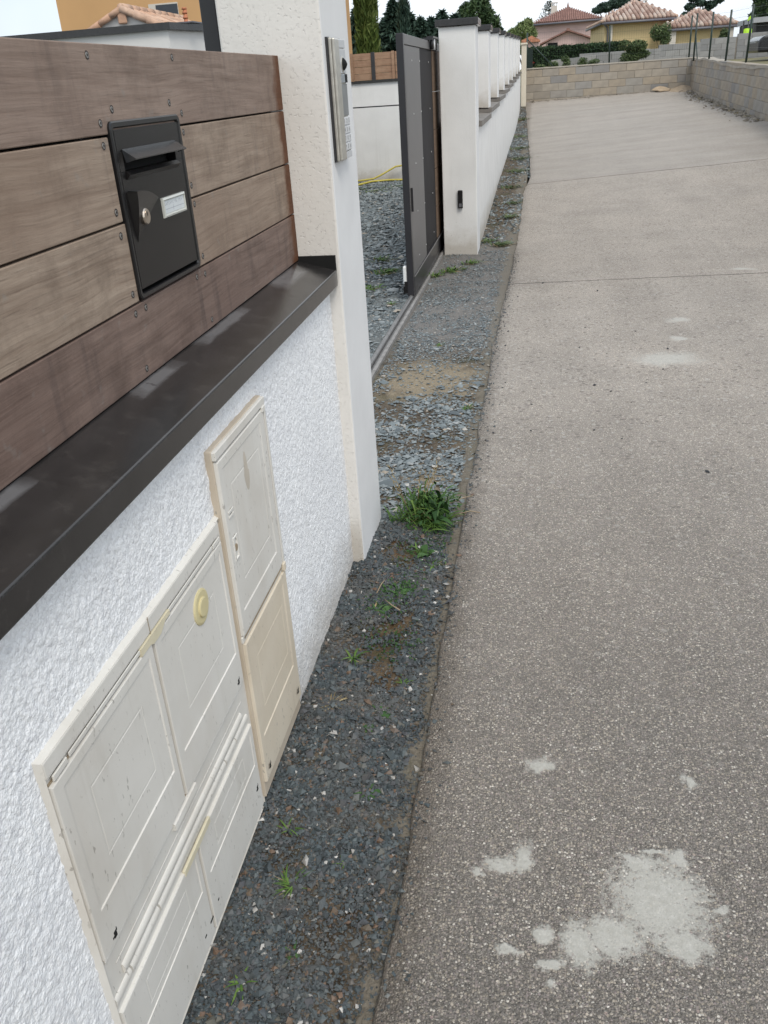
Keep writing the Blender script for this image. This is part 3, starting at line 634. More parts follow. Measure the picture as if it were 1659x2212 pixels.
# mouldings between upper and lower doors
def roll(name, z, r, y0, y1, mat=CREAM):
    P = [(XK-.004+math.sin(math.pi*k/8)*r*.55, z-r*math.cos(math.pi*k/8)) for k in range(9)]
    return prism_y(name, P, y0, y1, mat, wc)
roll('moulding', .386, .0035, .765, 1.443); roll('moulding', .325, .0105, .800, 1.405); roll('moulding', .352, .0018, .790, 1.420)
prism_y('hand_recess', [(XK-.006, .392), (XK+.0035, .388), (XK+.0045, .376), (XK-.006, .372)], 1.035, 1.14, CREAM, wc)
for a, b in ((.760, .815), (.819, .930), (.934, 1.285), (1.289, 1.352), (1.356, 1.435)):
    P = [(XK-.004+math.sin(math.pi*k/8)*.005, .298-.010*math.cos(math.pi*k/8)) for k in range(9)]
    prism_y('shutter_bar', P, a, b, CREAM, wc)
ll = cdoor('door', .762, 1.096, .028, .272, wc, CREAM, XK, .022, .135, .0018, .018); lr = cdoor('door', 1.103, 1.445, .028, .272, wc, CREAM, XK, .022, .135, .0018, .018)
keyslot(lr, 1.42, .10); keyslot(ll, .80, .105)
box('latch', XK-.002, XK+.004, 1.03, 1.165, .262, .277, LATCH, wc, .001)
for a_, b_, c_, d_ in ((1.05, 1.058, .066, .070), (1.082, 1.098, .068, .073), (1.130, 1.136, .075, .079)): box('vent_slot', XK+.0026, XK+.0032, a_, b_, c_, d_, VOID, wc)

def resize(t, f, cy, cz, dx, dy, dz):
    """resize a cabinet about its own centre (cy, cz) and move it by (dx, dy, dz)"""
    for o in t.children_recursive:
        if o.type == 'MESH':
            for v in o.data.vertices: v.co = (v.co.x+dx, cy+(v.co.y-cy)*f+dy, cz+(v.co.z-cz)*f+dz)
resize(wc, 1.0153, 1.1, .4, -.0095, .0168, -.0176)
XT = -.604
tcb = thing('tall_cabinet', 'narrow tall cabinet of two stacked doors beside the wide meter cabinet', 'cabinet', (XT, 1.61, 0))
box('casing', -.66, XT-.0075, 1.4475, 1.7845, .045, .936, BEIGES, tcb, .002)
def tdoor(y0, y1, z0, z1, mat, inb):
    x = XT-.003
    return rings('door', y0, y1, z0, z1, [(0, x-.006), (.0015, x+.0015), (.0035, x+.003), ((.024, .032, inb, .022), x+.003), ((.0265, .038, inb+.003, .0245), x+.001), ((.06, .06, inb+.06, .07), x+.001), ((.0612, .0612, inb+.0612, .0712), x+.0004), ((.0636, .0636, inb+.0636, .0736), x+.0004), ((.0655, .0655, inb+.0655, .0755), x+.001)], mat, tcb)
du = tdoor(1.452, 1.768, .505, .912, CREAM, .05); dlo = tdoor(1.452, 1.781, .088, .484, BEIGE, .12)
tag(du, 'cream upper door with a brown stain'); tag(dlo, 'sun-yellowed beige lower door')
boxes('door_frame', [(XT-.009, XT+.0005, 1.449, 1.783, .916, .9345), (XT-.009, XT+.0005, 1.772, 1.783, .487, .9158), (XT-.009, XT-.0035, 1.449, 1.7715, .487, .503)], CREAM, tcb, .0015)
box('hinge_gap', XT-.0034, XT-.0031, 1.46, 1.76, .4925, .4985, GROOVE, tcb)
box('hinge_pin', XT-.004, XT+.003, 1.755, 1.775, .903, .917, CREAM, tcb, .002); box('hinge_pin', XT-.004, XT+.004, 1.762, 1.779, .484, .506, BEIGE, tcb, .002)
rings('lock_plate', 1.471, 1.497, .680, .735, [(0, XT), (.001, XT+.0015), (.004, XT+.0018), (.006, XT-.001)], CREAM, du); discx('keyhole', XT+.0002, XT+.0016, 1.484, .708, .008, GROOVE, du, 14)
boxes('marker_slot', [(XT, XT+.002, 1.470, 1.498, .780, .785), (XT, XT+.002, 1.470, 1.498, .791, .796)], CREAM, du, .0006)
V = [(XT-.0018, 1.612+.013*math.cos(a)*(1.25 if math.sin(a) < 0 else .85), .825+.045*math.sin(a)) for a in np.linspace(0, 6.2, 22)]
mk('stain', V, [tuple(range(22))], plain('brown_stain', (.50, .45, .38), .6, .1), du)
keyslot(dlo, 1.748, .125, XT+.0005); keyslot(dlo, 1.478, .118, XT+.0005)

resize(tcb, 1.024, 1.615, .49, -.0145, .0388, -.0254)
# ================================================================== gate pillars, intercom, photocell
def twomat(o, face, other):
    me = o.data; me.materials.clear(); me.materials.append(other); me.materials.append(face)
    for p in me.polygons: p.material_index = 1 if p.normal.x > .5 else 0
    return o
p1 = thing('gate_pillar', 'tall white rendered gate pillar carrying the intercom', 'pillar', (-.745, 2.85, 0))
sh = twomat(box('shaft', -.897, XP, Y1, Y2, -.3, 2.25, SCRAPE, p1, .007, 2), FACE, SCRAPE)
box('cap', -.925, XP+.025, Y1-.028, Y2+.028, 2.251, 2.31, COPING, p1, .004)
post = thing('gate_stop_post', 'black metal post standing behind the near gate pillar', 'post', (-.99, 2.9, 0))
box('upright', -1.017, -.968, 2.875, 2.925, -.1, 2.3, DARKM, post, .002); box('base_plate', -1.05, -.935, 2.85, 2.95, -.1, -.01, DARKM, post)
# intercom
ALU = plain('brushed_aluminium', (.52, .50, .45), .35, .12, 40, .55); LGREY = plain('light_grey_plastic', (.50, .51, .52), .45, .06, 20); SCR = plain('grey_speaker_panel', (.20, .21, .215), .4, .1, 20)
ic = thing('intercom', 'slim silver intercom panel with keypad on the near gate pillar', 'intercom', (XP, 2.79, 1.34))
box('back_plate', XP+.0005, XP+.007, 2.697, 2.873, 1.348, 1.678, DARKM, ic)
box('housing', XP+.007, XP+.017, 2.700, 2.872, 1.350, 1.676, ALU, ic, .003, 2)
box('side_trim', XP+.017, XP+.026, 2.701, 2.765, 1.351, 1.675, ALU, ic, .004, 2)
top_ = box('top_panel', XP+.017, XP+.0205, 2.768, 2.871, 1.585, 1.650, LGREY, ic, .001); box('top_panel', XP+.017, XP+.0205, 2.768, 2.871, 1.652, 1.674, LGREY, ic, .001)
cam_ = discx('camera', XP+.0205, XP+.026, 2.822, 1.609, .017, VOID, ic, 18, .008); discx('camera_rim', XP+.020, XP+.0225, 2.822, 1.609, .022, ALU, ic, 20)
nm = box('name_window', XP+.017, XP+.0215, 2.768, 2.838, 1.560, 1.583, plain('blue_grey_window', (.33, .37, .41), .2, .1), ic, .001); box('call_button', XP+.017, XP+.0225, 2.841, 2.871, 1.560, 1.583, VOID, ic, .001)
box('speaker_panel', XP+.017, XP+.0195, 2.768, 2.871, 1.470, 1.557, SCR, ic, .001)
kp = box('keypad', XP+.017, XP+.0195, 2.768, 2.871, 1.372, 1.467, LGREY, ic, .001)
box('bottom_panel', XP+.017, XP+.0205, 2.768, 2.871, 1.352, 1.370, LGREY, ic, .001)
def glyph(ch, size):
    cu = bpy.data.curves.new('t', 'FONT'); cu.body = ch; cu.size = size; cu.align_x = 'CENTER'; cu.align_y = 'CENTER'
    o = bpy.data.objects.new('t', cu); me = bpy.data.meshes.new_from_object(o); bpy.data.objects.remove(o); bpy.data.curves.remove(cu); return me
KEY = plain('key_plastic', (.58, .59, .60), .4, .05); DARKI = plain('dark_print', (.05, .05, .06), .6)
kb = box('key', XP+.0195, XP+.0215, -.0155, .0155, -.0105, .0105, KEY, None, .0012); kme = kb.data; bpy.data.objects.remove(kb)
for r_ in range(4):
    for c_ in range(3):
        o = bpy.data.objects.new('key', kme); COL.objects.link(o); o.parent = kp; o.location = (0, 2.7855+c_*.0335, 1.4555-r_*.0237)
        me = glyph('123456789*0#'[r_*3+c_], .016); me.materials.append(DARKI)
        me.transform(Matrix(((0, 0, 1, XP+.0218), (1, 0, 0, 2.7855+c_*.0335), (0, 1, 0, 1.4555-r_*.0237), (0, 0, 0, 1))))
        d_ = link('digit', me, None); d_.parent = kp
# second pillar
Q0, XQ, Y3 = -.938, -.594, 9.112
p2 = thing('gate_pillar', 'white gate pillar with dark cap and a black photocell behind the sliding gate', 'pillar', (-.766, 9.3, -.1))
twomat(box('shaft', Q0, XQ, Y3, Y3+.39, -.35, 1.988, FACE, p2, .009, 2), FACE, FARREND)
box('cap', Q0-.028, XQ+.028, Y3-.03, Y3+.42, 1.989, 2.048, COPING, p2, .004)
ph = thing('photocell', 'small black photocell on the front of the second gate pillar', 'photocell', (-.76, Y3, .38))
box('casing', -.785, -.737, Y3-.035, Y3-.0005, .382, .553, BLACKP, ph, .008, 3); box('lens', -.775, -.747, Y3-.0365, Y3-.0345, .395, .43, plain('smoked_lens', (.12, .12, .13), .15), ph)
# ================================================================== sliding gate and its track
GX0, GX1, GY0 = -1.038, -.985, 7.05
GM = plain('gate_paint_dark', (.022, .021, .024), .33, .12, 3, 0, .05, 700); GP = plain('gate_sheet', (.135, .128, .126), .45, .06, 2); GD = plain('gate_sheet_dark', (.020, .018, .020), .62, .2, 4, spec=.15)
gt = thing('sliding_gate', 'dark grey sliding gate pushed open behind the second pillar', 'gate', (-1.01, 9, 0))
box('end_stile', GX0, GX1, GY0, GY0+.06, -.028, 1.872, GM, gt, .003)
box('top_rail', GX0, GX1, GY0+.0605, 13.6, 1.802, 1.870, GP, gt, .002)
box('bottom_rail', GX0, GX1+.002, GY0+.0605, 13.6, -.028, .118, GM, gt, .002); box('rail_ledge', GX1+.0025, GX1+.007, GY0+.062, 13.6, .112, .119, plain('ledge_highlight', (.22, .21, .21), .35), gt)  # pale strip: the highlight on the ledge, painted as its colour
pa = box('panel', GX0+.012, GX1-.004, GY0+.0605, 8.035, .1185, 1.797, GP, gt, .002); pb = box('panel', GX0+.012, GX1-.010, 8.04, 8.95, .1185, 1.795, GD, gt, .002); box('gap_strip', GX0+.002, GX1-.012, 8.955, 8.985, .1185, 1.80, VOID, gt)  # black strip before the boards: shade of the gap, painted
tag(pa, 'mid grey plain sheet'); tag(pb, 'dark glossy sheet')
for k, (a, b) in enumerate([(.12, .42), (.425, .77), (.775, 1.12), (1.125, 1.45), (1.455, 1.80)]): box('board', GX0+.012, GX1-.004, 8.99, 13.5, a, b, WOODG, gt, .003)
rv = discx('rivet', 0, .003, 0, 0, .006, plain('bright_rivet', (.7, .7, .7), .35, .05, 5, .3), None, 10); rme = rv.data; bpy.data.objects.remove(rv)
for yy, px in ((7.52, GX1-.004), (8.015, GX1-.004), (8.72, GX1-.010)):
    for zz in (.22, .58, .95, 1.32, 1.70):
        o = bpy.data.objects.new('rivet', rme); COL.objects.link(o); par(o, gt); o.location = (px, yy, zz)
box('pull_handle', GX1-.004, GX1+.012, 7.15, 7.165, .62, .80, GM, gt, .003)
rg_ = thing('gate_guide', 'black roller guide bracket at the top of the sliding gate', 'bracket', (-.98, 8.8, 1.8))
boxes('bracket', [(-1.03, -.945, 8.66, 8.68, 1.874, 1.895), (-1.0, -.94, 8.68, 9.11, 1.890, 1.905), (-.984, -.945, 9.02, 9.06, 1.80, 1.889)], GM, rg_)
tube('roller', [(-.962, 8.86, 1.80), (-.962, 8.86, 1.885)], .02, plain('white_nylon', (.62, .63, .64), .4), rg_, 14); tube('roller', [(-.962, 8.74, 1.80), (-.962, 8.74, 1.885)], .02, GM, rg_, 14)
cz = thing('gate_catch', 'white plastic stop block at the lower end of the gate', 'catch', (-1.06, 7.07, 0))
box('block', -1.073, -1.0385, 7.06, 7.12, .06, .21, plain('white_plastic', (.72, .72, .70), .5), cz, .014, 3); boxes('foot', [(-1.072, -1.0385, 7.058, 7.12, -.01, .05), (-1.062, -1.0385, 7.05, 7.058, .02, .09)], BLACKP, cz)
tr = thing('gate_track', 'grey steel gate track running along the gravel opening', 'track', (-1, 6, 0))
TRK = plain('worn_steel', (.20, .195, .19), .42, .25, 12, .5)
yy_ = np.linspace(3.1, 12, 40); pts = [(-1.01, y, float(gL(y))+.004) for y in yy_]
tube('rail', pts, .017, TRK, tr, 10)
def strip(name, x0, x1, dz, mat, parent):
    V = []; F = []
    for y in yy_: V += [(x0, y, float(gL(y))+dz), (x1, y, float(gL(y))+dz), (x1, y, float(gL(y))-.05), (x0, y, float(gL(y))-.05)]
    for i in range(len(yy_)-1):
        for k in range(4): F.append((i*4+k, i*4+4+k, i*4+4+(k+1) % 4, i*4+(k+1) % 4))
    return mk(name, V, F, mat, parent)
strip('base_strip', -1.035, -.975, -.008, TRK, tr); strip('concrete_edge', -.9735, -.952, .002, plain('concrete_edge', (.24, .23, .22), .9, .25, 20, 0, .4, 150), tr)
# ================================================================== far pillared wall
fw = thing('pillared_wall', 'long low white wall with stepped dark coping along the drive', 'wall', (-.75, 20, 0))
NP = 8; SP = 2.3336
pe = thing('wall_pillar', '', 'pillar', (0, 0, 0)); 
shm = twomat(box('shaft', -.342, 0, 0, .38, -.02, .815, FARREND, None, .008, 1), FACE, FARREND); cpm = box('cap', -.368, .027, -.027, .407, .8155, .875, COPING, None, .004)
sm_, cm_ = shm.data, cpm.data; bpy.data.objects.remove(shm); bpy.data.objects.remove(cpm); bpy.data.objects.remove(pe)
ords = ['first', 'second', 'third', 'fourth', 'fifth', 'sixth', 'seventh', 'eighth']
for i in range(1, NP+1):
    y = Y3+SP*i; zb_ = 1.158+.0582*i; xx = XQ+.0037*i
    e = thing('wall_pillar', ords[i-1]+' capped white pillar on the far wall, counting from the photocell pillar', 'pillar', (xx, y, zb_), 'capped pillars on the far wall')
    for nm_, me in (('shaft', sm_), ('cap', cm_)):
        o = bpy.data.objects.new(nm_, me); COL.objects.link(o); o.parent = e
V = []; F = []
for i, y in enumerate(np.linspace(Y3+.392, 29.45, 60)):
    x0 = XQ-.008+.0016*(y-Y3); zt_ = 1.095+.02494*(y-Y3)
    V += [(x0, y, float(gL(y))-.3), (x0, y, zt_), (x0-.30, y, zt_), (x0-.30, y, -.4)]
for i in range(59):
    for k in range(3): F.append((i*4+k, i*4+4+k, i*4+5+k, i*4+1+k))
F += [(0, 1, 2, 3), (59*4+3, 59*4+2, 59*4+1, 59*4)]
mk('render_face', V, F, FARREND, fw)
for i in range(NP+1):
    y0 = Y3+(.392 if i == 0 else SP*i+.0); y1 = min(Y3+SP*(i+1)-.004, 29.4); zc_ = 1.085+.0582*(i+.35); xx = XQ+.0037*i
    prism_y('coping_slab', [(xx+.032, zc_), (xx+.032, zc_+.055), (xx-.36, zc_+.075), (xx-.36, zc_)], y0, y1, FCOP, fw, .003)
ep = thing('end_post', 'plain cream gatepost closing the far end of the pillared wall', 'post', (-.47, 29.6, .5))
CREAMR = render('cream_render', (.62, .57, .47), (.68, .63, .53), 60, .25)
box('shaft', -.55, -.40, 29.5, 29.75, .2, 2.34, CREAMR, ep, .006); box('cap', -.575, -.375, 29.47, 29.78, 2.341, 2.39, CREAMR, ep, .006); box('house_plate', -.399, -.394, 29.55, 29.68, 1.62, 1.95, SCR, ep)
#PART3
# ================================================================== yard behind the gate
iw = thing('yard_wall', 'white wall across the back of the gravel yard with a dark joint line', 'wall', (-4, 16.4, 0))
box('lower_face', -9, -1.2, 16.32, 16.5, -.3, 1.192, FARREND, iw); box('upper_face', -9, -1.2, 16.32, 16.5, 1.212, 1.575, FARREND, iw); box('joint', -9, -1.2, 16.335, 16.49, 1.1925, 1.2115, DARKM, iw); box('coping', -9, -1.2, 16.29, 16.53, 1.5755, 1.615, COPING, iw)
yf = thing('yard_fence', 'pale new larch panels between black posts on top of the yard wall', 'fence', (-3, 16.4, 1.6))
for (a, b) in ((-9.0, -3.25), (-3.175, -2.862), (-2.795, -2.45), (-2.443, -1.9)):
    for k in range(4): box('board', a, b, 16.40+.004*(k % 2), 16.425+.004*(k % 2), 1.618+.105*k, 1.618+.105*k+.101, WOODF, yf, .002)
for a in (-2.862, ): box('post', a+.005, a+.062, 16.385, 16.445, 1.616, 2.045, DARKM, yf)
for a in (-3.22, -2.50): box('upright', a, a+.045, 16.375, 16.398, 1.618, 2.045, WOODF, yf)
hs = [(-3.6, 15.7, .01)]; 
for k, (a, b) in enumerate([(-3.4, 15.35), (-3.05, 15.5), (-2.9, 15.95), (-2.6, 16.08), (-2.3, 16.0), (-1.9, 16.1)]): hs.append((a, b, .015))
HOSE = plain('yellow_hose', (.50, .42, .07), .45, .1, 20)
tube('garden_hose', hs, .017, HOSE, None, 8); ho = bpy.data.objects['garden_hose']; tag(ho, 'yellow hose lying straight along the foot of the yard wall', 'hose')
ho2 = tube('garden_hose', [(-3.5, 16.0, .02), (-3.1, 16.05, .03), (-2.88, 16.05, .05), (-2.75, 16.1, .10), (-2.5, 16.2, .22), (-2.2, 16.25, .25), (-1.8, 16.25, .12)], .015, HOSE, None, 8); tag(ho2, 'yellow hose loop rising against the yard wall', 'hose')
# ================================================================== houses
def houses_mat(n, c, v=.06): return plain(n, c, .9, v, .7, 0, .2, 30, .2)
OCHRE = houses_mat('ochre_render', (.56, .34, .165)); YEL = houses_mat('yellow_render', (.60, .48, .27)); PINK = houses_mat('pink_render', (.58, .43, .40)); WHT = houses_mat('white_house_render', (.64, .63, .61)); WHTB = houses_mat('pale_trim', (.60, .56, .50))
GUT = plain('grey_gutter', (.13, .13, .15), .5, .1, 4); GLASS = plain('dark_glass', (.035, .04, .05), .1, .2, 3)
def tilem(name, stops):
    m = Mt(name); c = m.ramp(m.objrnd(), stops); c = m.mix(m.math('MULTIPLY', m.rng(m.noise(6, 4), .45, .7), .5), c, (.20, .13, .10)); return m.out(c, .85, .25)
TILE = tilem('clay_tile', [(0, (.30, .19, .15)), (.35, (.42, .285, .23)), (.7, (.52, .39, .32)), (1, (.60, .50, .43))])
TILEP = plain('aged_clay_tile', (.235, .125, .10), .85, .35, 3)
# annex with flat roof just behind the fence
an = thing('flat_roofed_annex', 'white flat-roofed annex with a dark roof edge above the boards', 'building', (-5, 13, 0))
def prism_z(name, pts, z0, z1, mat, parent):
    n = len(pts); V = [(x, y, z0) for x, y in pts]+[(x, y, z1) for x, y in pts]
    bm = bmesh.new(); vs = [bm.verts.new(v) for v in V]
    for f in [tuple(range(n))[::-1], tuple(range(n, 2*n))]+[(i, (i+1) % n, n+(i+1) % n, n+i) for i in range(n)]: bm.faces.new([vs[i] for i in f])
    bmesh.ops.recalc_face_normals(bm, faces=bm.faces); return bmend(bm, name, mat, parent)
prism_z('wall', [(-4.32, 11.0), (-3.35, 15.2), (-12.5, 17), (-13.1, 11.35)], -.4, 2.27, WHT, an)
prism_z('roof_edge', [(-4.27, 10.95), (-3.28, 15.25), (-12.5, 17.1), (-13.2, 11.28)], 2.2705, 2.345, COPING, an)
box('metal_drip', -4.6, -4.1, 11.3, 12.2, 2.346, 2.36, GUT, an)
# little gabled roof behind it
gh = thing('gabled_outbuilding', 'small white gable with clay roof tiles peeping over the annex', 'building', (-7, 17, 0))
AP = (-6.98, 15.86, 2.955); RB = (-7.1, 19.0, 2.955); LE = (-8.1, 15.86, 2.45); RE = (-5.86, 15.86, 2.45)
mk('gable_wall', [AP, (LE[0]+.08, LE[1]+.02, LE[2]), (RE[0]-.08, RE[1]+.02, RE[2]), (LE[0]+.08, LE[1]+.02, 0), (RE[0]-.08, RE[1]+.02, 0), (-6.0, 18.9, 2.45), (-6.0, 18.9, 0)], [(0, 1, 2), (1, 3, 4, 2), (2, 4, 6, 5)], WHT, gh)
rf = mk('roof', [AP, RB, (RE[0]-.12, RE[1]+3.14, RE[2]), (RE[0], RE[1], RE[2]), LE, (LE[0]-.12, LE[1]+3.14, LE[2])], [(0, 1, 2, 3), (0, 4, 5, 1)], TILEP, gh)
def tilebar(name, a, b, r, mat, parent, n=7):
    a = Vector(a); b = Vector(b)
    for k in range(n):
        p = a.lerp(b, k/n); q = a.lerp(b, (k+1.12)/n); tube(name, [p, q], [r*.88, r], mat, parent, 8)
bt = tilem('pale_clay_tile', [(0, (.50, .30, .20)), (1, (.62, .44, .33))])
tilebar('ridge_tile', (AP[0], AP[1]-.05, AP[2]+.01), RB, .075, bt, gh, 9); tilebar('verge_tile', RE, (AP[0]+.02, AP[1]-.06, AP[2]-.02), .06, bt, gh, 5); tilebar('verge_tile', LE, (AP[0]-.02, AP[1]-.06, AP[2]-.02), .055, bt, gh, 5)
box('finial', -7.06, -6.90, 15.78, 15.82, 2.72, 2.94, bt, gh, .02)
for k in range(12):
    t = (k+.5)/12; tilebar('tile', (RE[0]-.12*t, RE[1]+3.14*t, RE[2]+.02), (AP[0]+(RB[0]-AP[0])*t, AP[1]+(RB[1]-AP[1])*t, AP[2]-.01), .05, bt, gh, 4)
vp = thing('vent_pipe', 'orange clay vent pipe beside the small tiled roof', 'pipe', (-5.76, 15.5, 2.3))
tube('pipe', [(-5.76, 15.5, 2.3), (-5.74, 15.5, 2.86)], .032, plain('orange_clay', (.48, .17, .08), .6), vp, 12)
for z_ in (2.70, 2.77, 2.83): tube('collar', [(-5.75, 15.5, z_), (-5.75, 15.5, z_+.03)], .042, plain('orange_clay_rim', (.42, .15, .07), .6), vp, 12)
oh = thing('ochre_house', 'tall ochre rendered house with a dark window on the upper left', 'house', (-6, 24, 0))
box('wall', -11.3, -6.0, 22, 31, -.4, 5.6, OCHRE, oh)
prism_y('roof', [(-11.7, 5.6), (-5.6, 5.6), (-5.6, 5.7), (-8.6, 6.8), (-11.7, 5.7)], 21.6, 31.4, TILEP, oh)
wn = box('window', -9.02, -8.30, 21.985, 21.999, 3.24, 3.53, WHTB, oh); box('pane', -8.84, -8.31, 21.975, 21.984, 3.245, 3.50, GLASS, wn)
# hip roofs of canal tiles
tb = tube('tile', [(0, 0, 0), (0, .46, .035)], [.135, .115], TILE, None, 8, True); tile_me = tb.data; bpy.data.objects.remove(tb)
def hipface(parent, A, B, C, tw, rows, mat, limit=300):
    """canal tiles up a triangular roof face: A,B eave ends, C apex"""
    A, B, C = map(Vector, (A, B, C)); e = (B-A); L = e.length; e.normalize(); foot = A+e*(C-A).dot(e); up_ = C-foot; H = up_.length; up_.normalize(); ca = (C-A).dot(e)
    nrm = e.cross(up_).normalized(); rm = Matrix((e, up_, nrm)).transposed().to_4x4(); n = 0
    for r_ in range(rows):
        v = r_*H/rows
        for c_ in range(int(L/tw)):
            u = (c_+.5)*tw
            lo = ca*(v+.1)/H; hi = L-(L-ca)*(v+.1)/H
            if u < lo-tw*.2 or u > hi+tw*.2: continue
            o = bpy.data.objects.new('tile', tile_me); COL.objects.link(o); o.parent = parent
            o.matrix_parent_inverse = Matrix.Identity(4)
            mt = rm.copy(); mt.translation = A+e*u+up_*v+nrm*.03
            s_ = Matrix.Diagonal((tw/.30, H/rows/.40, 1, 1)); o.matrix_local = mt @ s_; n += 1
    return n
def hiphouse(name, label, N, Rr, Lb, apex, zb_, wallm, ins=.35, extra=None):
    """N near-left eave corner, Rr near-right, Lb far-left"""
    N, Rr, Lb, apex = map(Vector, (N, Rr, Lb, apex)); t = thing(name, label, 'house', (N.x, N.y, zb_))
    Rb = Rr+(Lb-N); c = (N+Rr+Lb+Rb)/4
    pin = [p+(c-p).normalized()*ins*1.4 for p in (N, Rr, Rb, Lb)]
    prism_z('wall', [(p.x, p.y) for p in pin], zb_, N.z-.06, wallm, t)
    prism_z('soffit', [(p.x, p.y) for p in (N, Rr, Rb, Lb)], N.z-.06, N.z-.01, GUT, t)
    roof = mk('roof', [N, Rr, Rb, Lb, apex], [(0, 1, 4), (1, 2, 4), (2, 3, 4), (3, 0, 4)], TILEP, t)
    return t, roof, pin
def gutter(t, a, b, r=.07): tube('gutter', [Vector(a)+Vector((0, 0, -.05)), Vector(b)+Vector((0, 0, -.05))], r, GUT, t, 8)
ya, ya_r, pin = hiphouse('yellow_house', 'yellow rendered house with canal tiles, chimney and a grey downpipe', (3.9, 65, 4.25), (8.6, 65.4, 4.25), (3.38, 74, 4.25), (6.3, 69.5, 5.43), 1.6, YEL)
hipface(ya_r, (3.9, 65, 4.28), (8.6, 65.4, 4.28), (6.3, 69.5, 5.46), .27, 9, TILE)
PALE = tilem('pale_ridge_tile', [(0, (.52, .34, .25)), (1, (.64, .48, .38))])
tilebar('hip_tile', (3.9, 65, 4.30), (6.3, 69.5, 5.50), .11, PALE, ya, 12); tilebar('hip_tile', (8.6, 65.4, 4.30), (6.3, 69.5, 5.50), .11, PALE, ya, 12); tilebar('hip_tile', (3.38, 74, 4.30), (3.9, 65, 4.30), .10, PALE, ya, 10)
gutter(ya, (3.9, 64.95, 4.2), (8.6, 65.35, 4.2)); gutter(ya, (3.85, 65, 4.2), (3.33, 74, 4.2))
tube('downpipe', [(4.0, 64.95, 4.15), (4.25, 65.3, 3.95), (4.32, 65.35, 3.7), (4.32, 65.35, 1.6)], .05, GUT, ya, 8)
box('corner_trim', 4.45, 4.62, 65.30, 65.36, 1.6, 4.1, WHTB, ya)
cm = box('chimney', 6.72, 7.1, 69.6, 70.1, 5.0, 5.42, WHTB, ya); boxes('chimney_pot', [(6.72, 6.79, 69.6, 70.1, 5.421, 5.51), (7.03, 7.1, 69.6, 70.1, 5.421, 5.51), (6.68, 7.14, 69.55, 70.15, 5.511, 5.55)], WHTB, cm)
wy = box('window', 3.72, 3.78, 69.5, 70.6, 2.2, 3.2, GLASS, ya)
yb, yb_r, _ = hiphouse('yellow_house', 'lower yellow house with a pale quoin behind the fence posts', (7.4, 62, 3.5), (11.8, 62.4, 3.5), (7.1, 69, 3.5), (9.86, 65.6, 4.46), 1.6, YEL)
hipface(yb_r, (7.4, 62, 3.53), (11.8, 62.4, 3.53), (9.86, 65.6, 4.49), .27, 8, TILE)
tilebar('hip_tile', (7.4, 62, 3.55), (9.86, 65.6, 4.53), .11, PALE, yb, 12); tilebar('hip_tile', (11.8, 62.4, 3.55), (9.86, 65.6, 4.53), .11, PALE, yb, 12)
gutter(yb, (7.4, 61.95, 3.45), (11.8, 62.35, 3.45)); box('corner_trim', 7.85, 8.2, 62.15, 62.3, 1.6, 3.42, WHTB, yb); box('corner_trim', 11.3, 11.6, 62.42, 62.55, 1.6, 3.42, WHTB, yb)
pk, pk_r, _ = hiphouse('pink_house', 'pink house with a dark red hipped roof and chimney farther back', (-.95, 100, 6.0), (6.2, 100, 6.05), (-1.1, 109, 6.0), (2.75, 104, 7.45), 1.6, PINK, .5)
# fine tile columns, joined: too small to pick apart
V = []; F = []
for k in range(34):
    u = (k+.5)/34; xx = -.95+7.15*u; f = 1-abs(u-.517)/.517 if u < .517 else 1-(u-.517)/.483
    p = (xx, 100-.02, 6.07); q = (xx+(2.75-xx)*0+.0, 100+4*f, 6.07+1.42*f); b_ = len(V); r_ = .075
    for (a, s_) in ((p, 1), (q, 1)):
        for an in range(5): th = math.pi*an/4; V.append((a[0]+r_*math.cos(th), a[1], a[2]+r_*math.sin(th)))
    F += [(b_+j, b_+j+1, b_+6+j, b_+5+j) for j in range(4)]
tag(mk('tile_columns', V, F, TILEP, pk), kind='stuff')
gutter(pk, (-.95, 99.95, 5.95), (6.2, 99.95, 6.0), .09)
ch = box('chimney', 1.05, 1.65, 103, 103.5, 6.2, 7.62, WHTB, pk); boxes('chimney_cap', [(1.05, 1.12, 103, 103.5, 7.621, 7.85), (1.58, 1.65, 103, 103.5, 7.621, 7.85), (1.32, 1.38, 103, 103.5, 7.621, 7.85), (1.0, 1.7, 102.95, 103.55, 7.851, 7.92)], WHTB, ch)
tube('finial', [(2.75, 104, 7.4), (2.75, 104, 7.65), (2.75, 104, 7.9)], [.12, .08, .02], TILEP, pk, 6)
pg = thing('pink_garage', 'low pink gabled garage in front of the pink house', 'building', (2.5, 94, 1.6))
prism_y('wall', [(.55, 1.6), (4.75, 1.6), (4.75, 4.02), (2.5, 4.82), (.55, 4.05)], 92, 97, PINK, pg)
prism_y('roof', [(-.05, 3.88), (2.5, 4.86), (4.95, 4.0), (4.95, 4.12), (2.5, 5.0), (-.05, 4.0)], 91.6, 97.3, TILEP, pg)
box('opening', .7, 1.6, 91.98, 91.995, 1.6, 4.0, VOID, pg); box('finial', 2.35, 2.65, 91.5, 91.6, 4.85, 5.08, TILEP, pg)
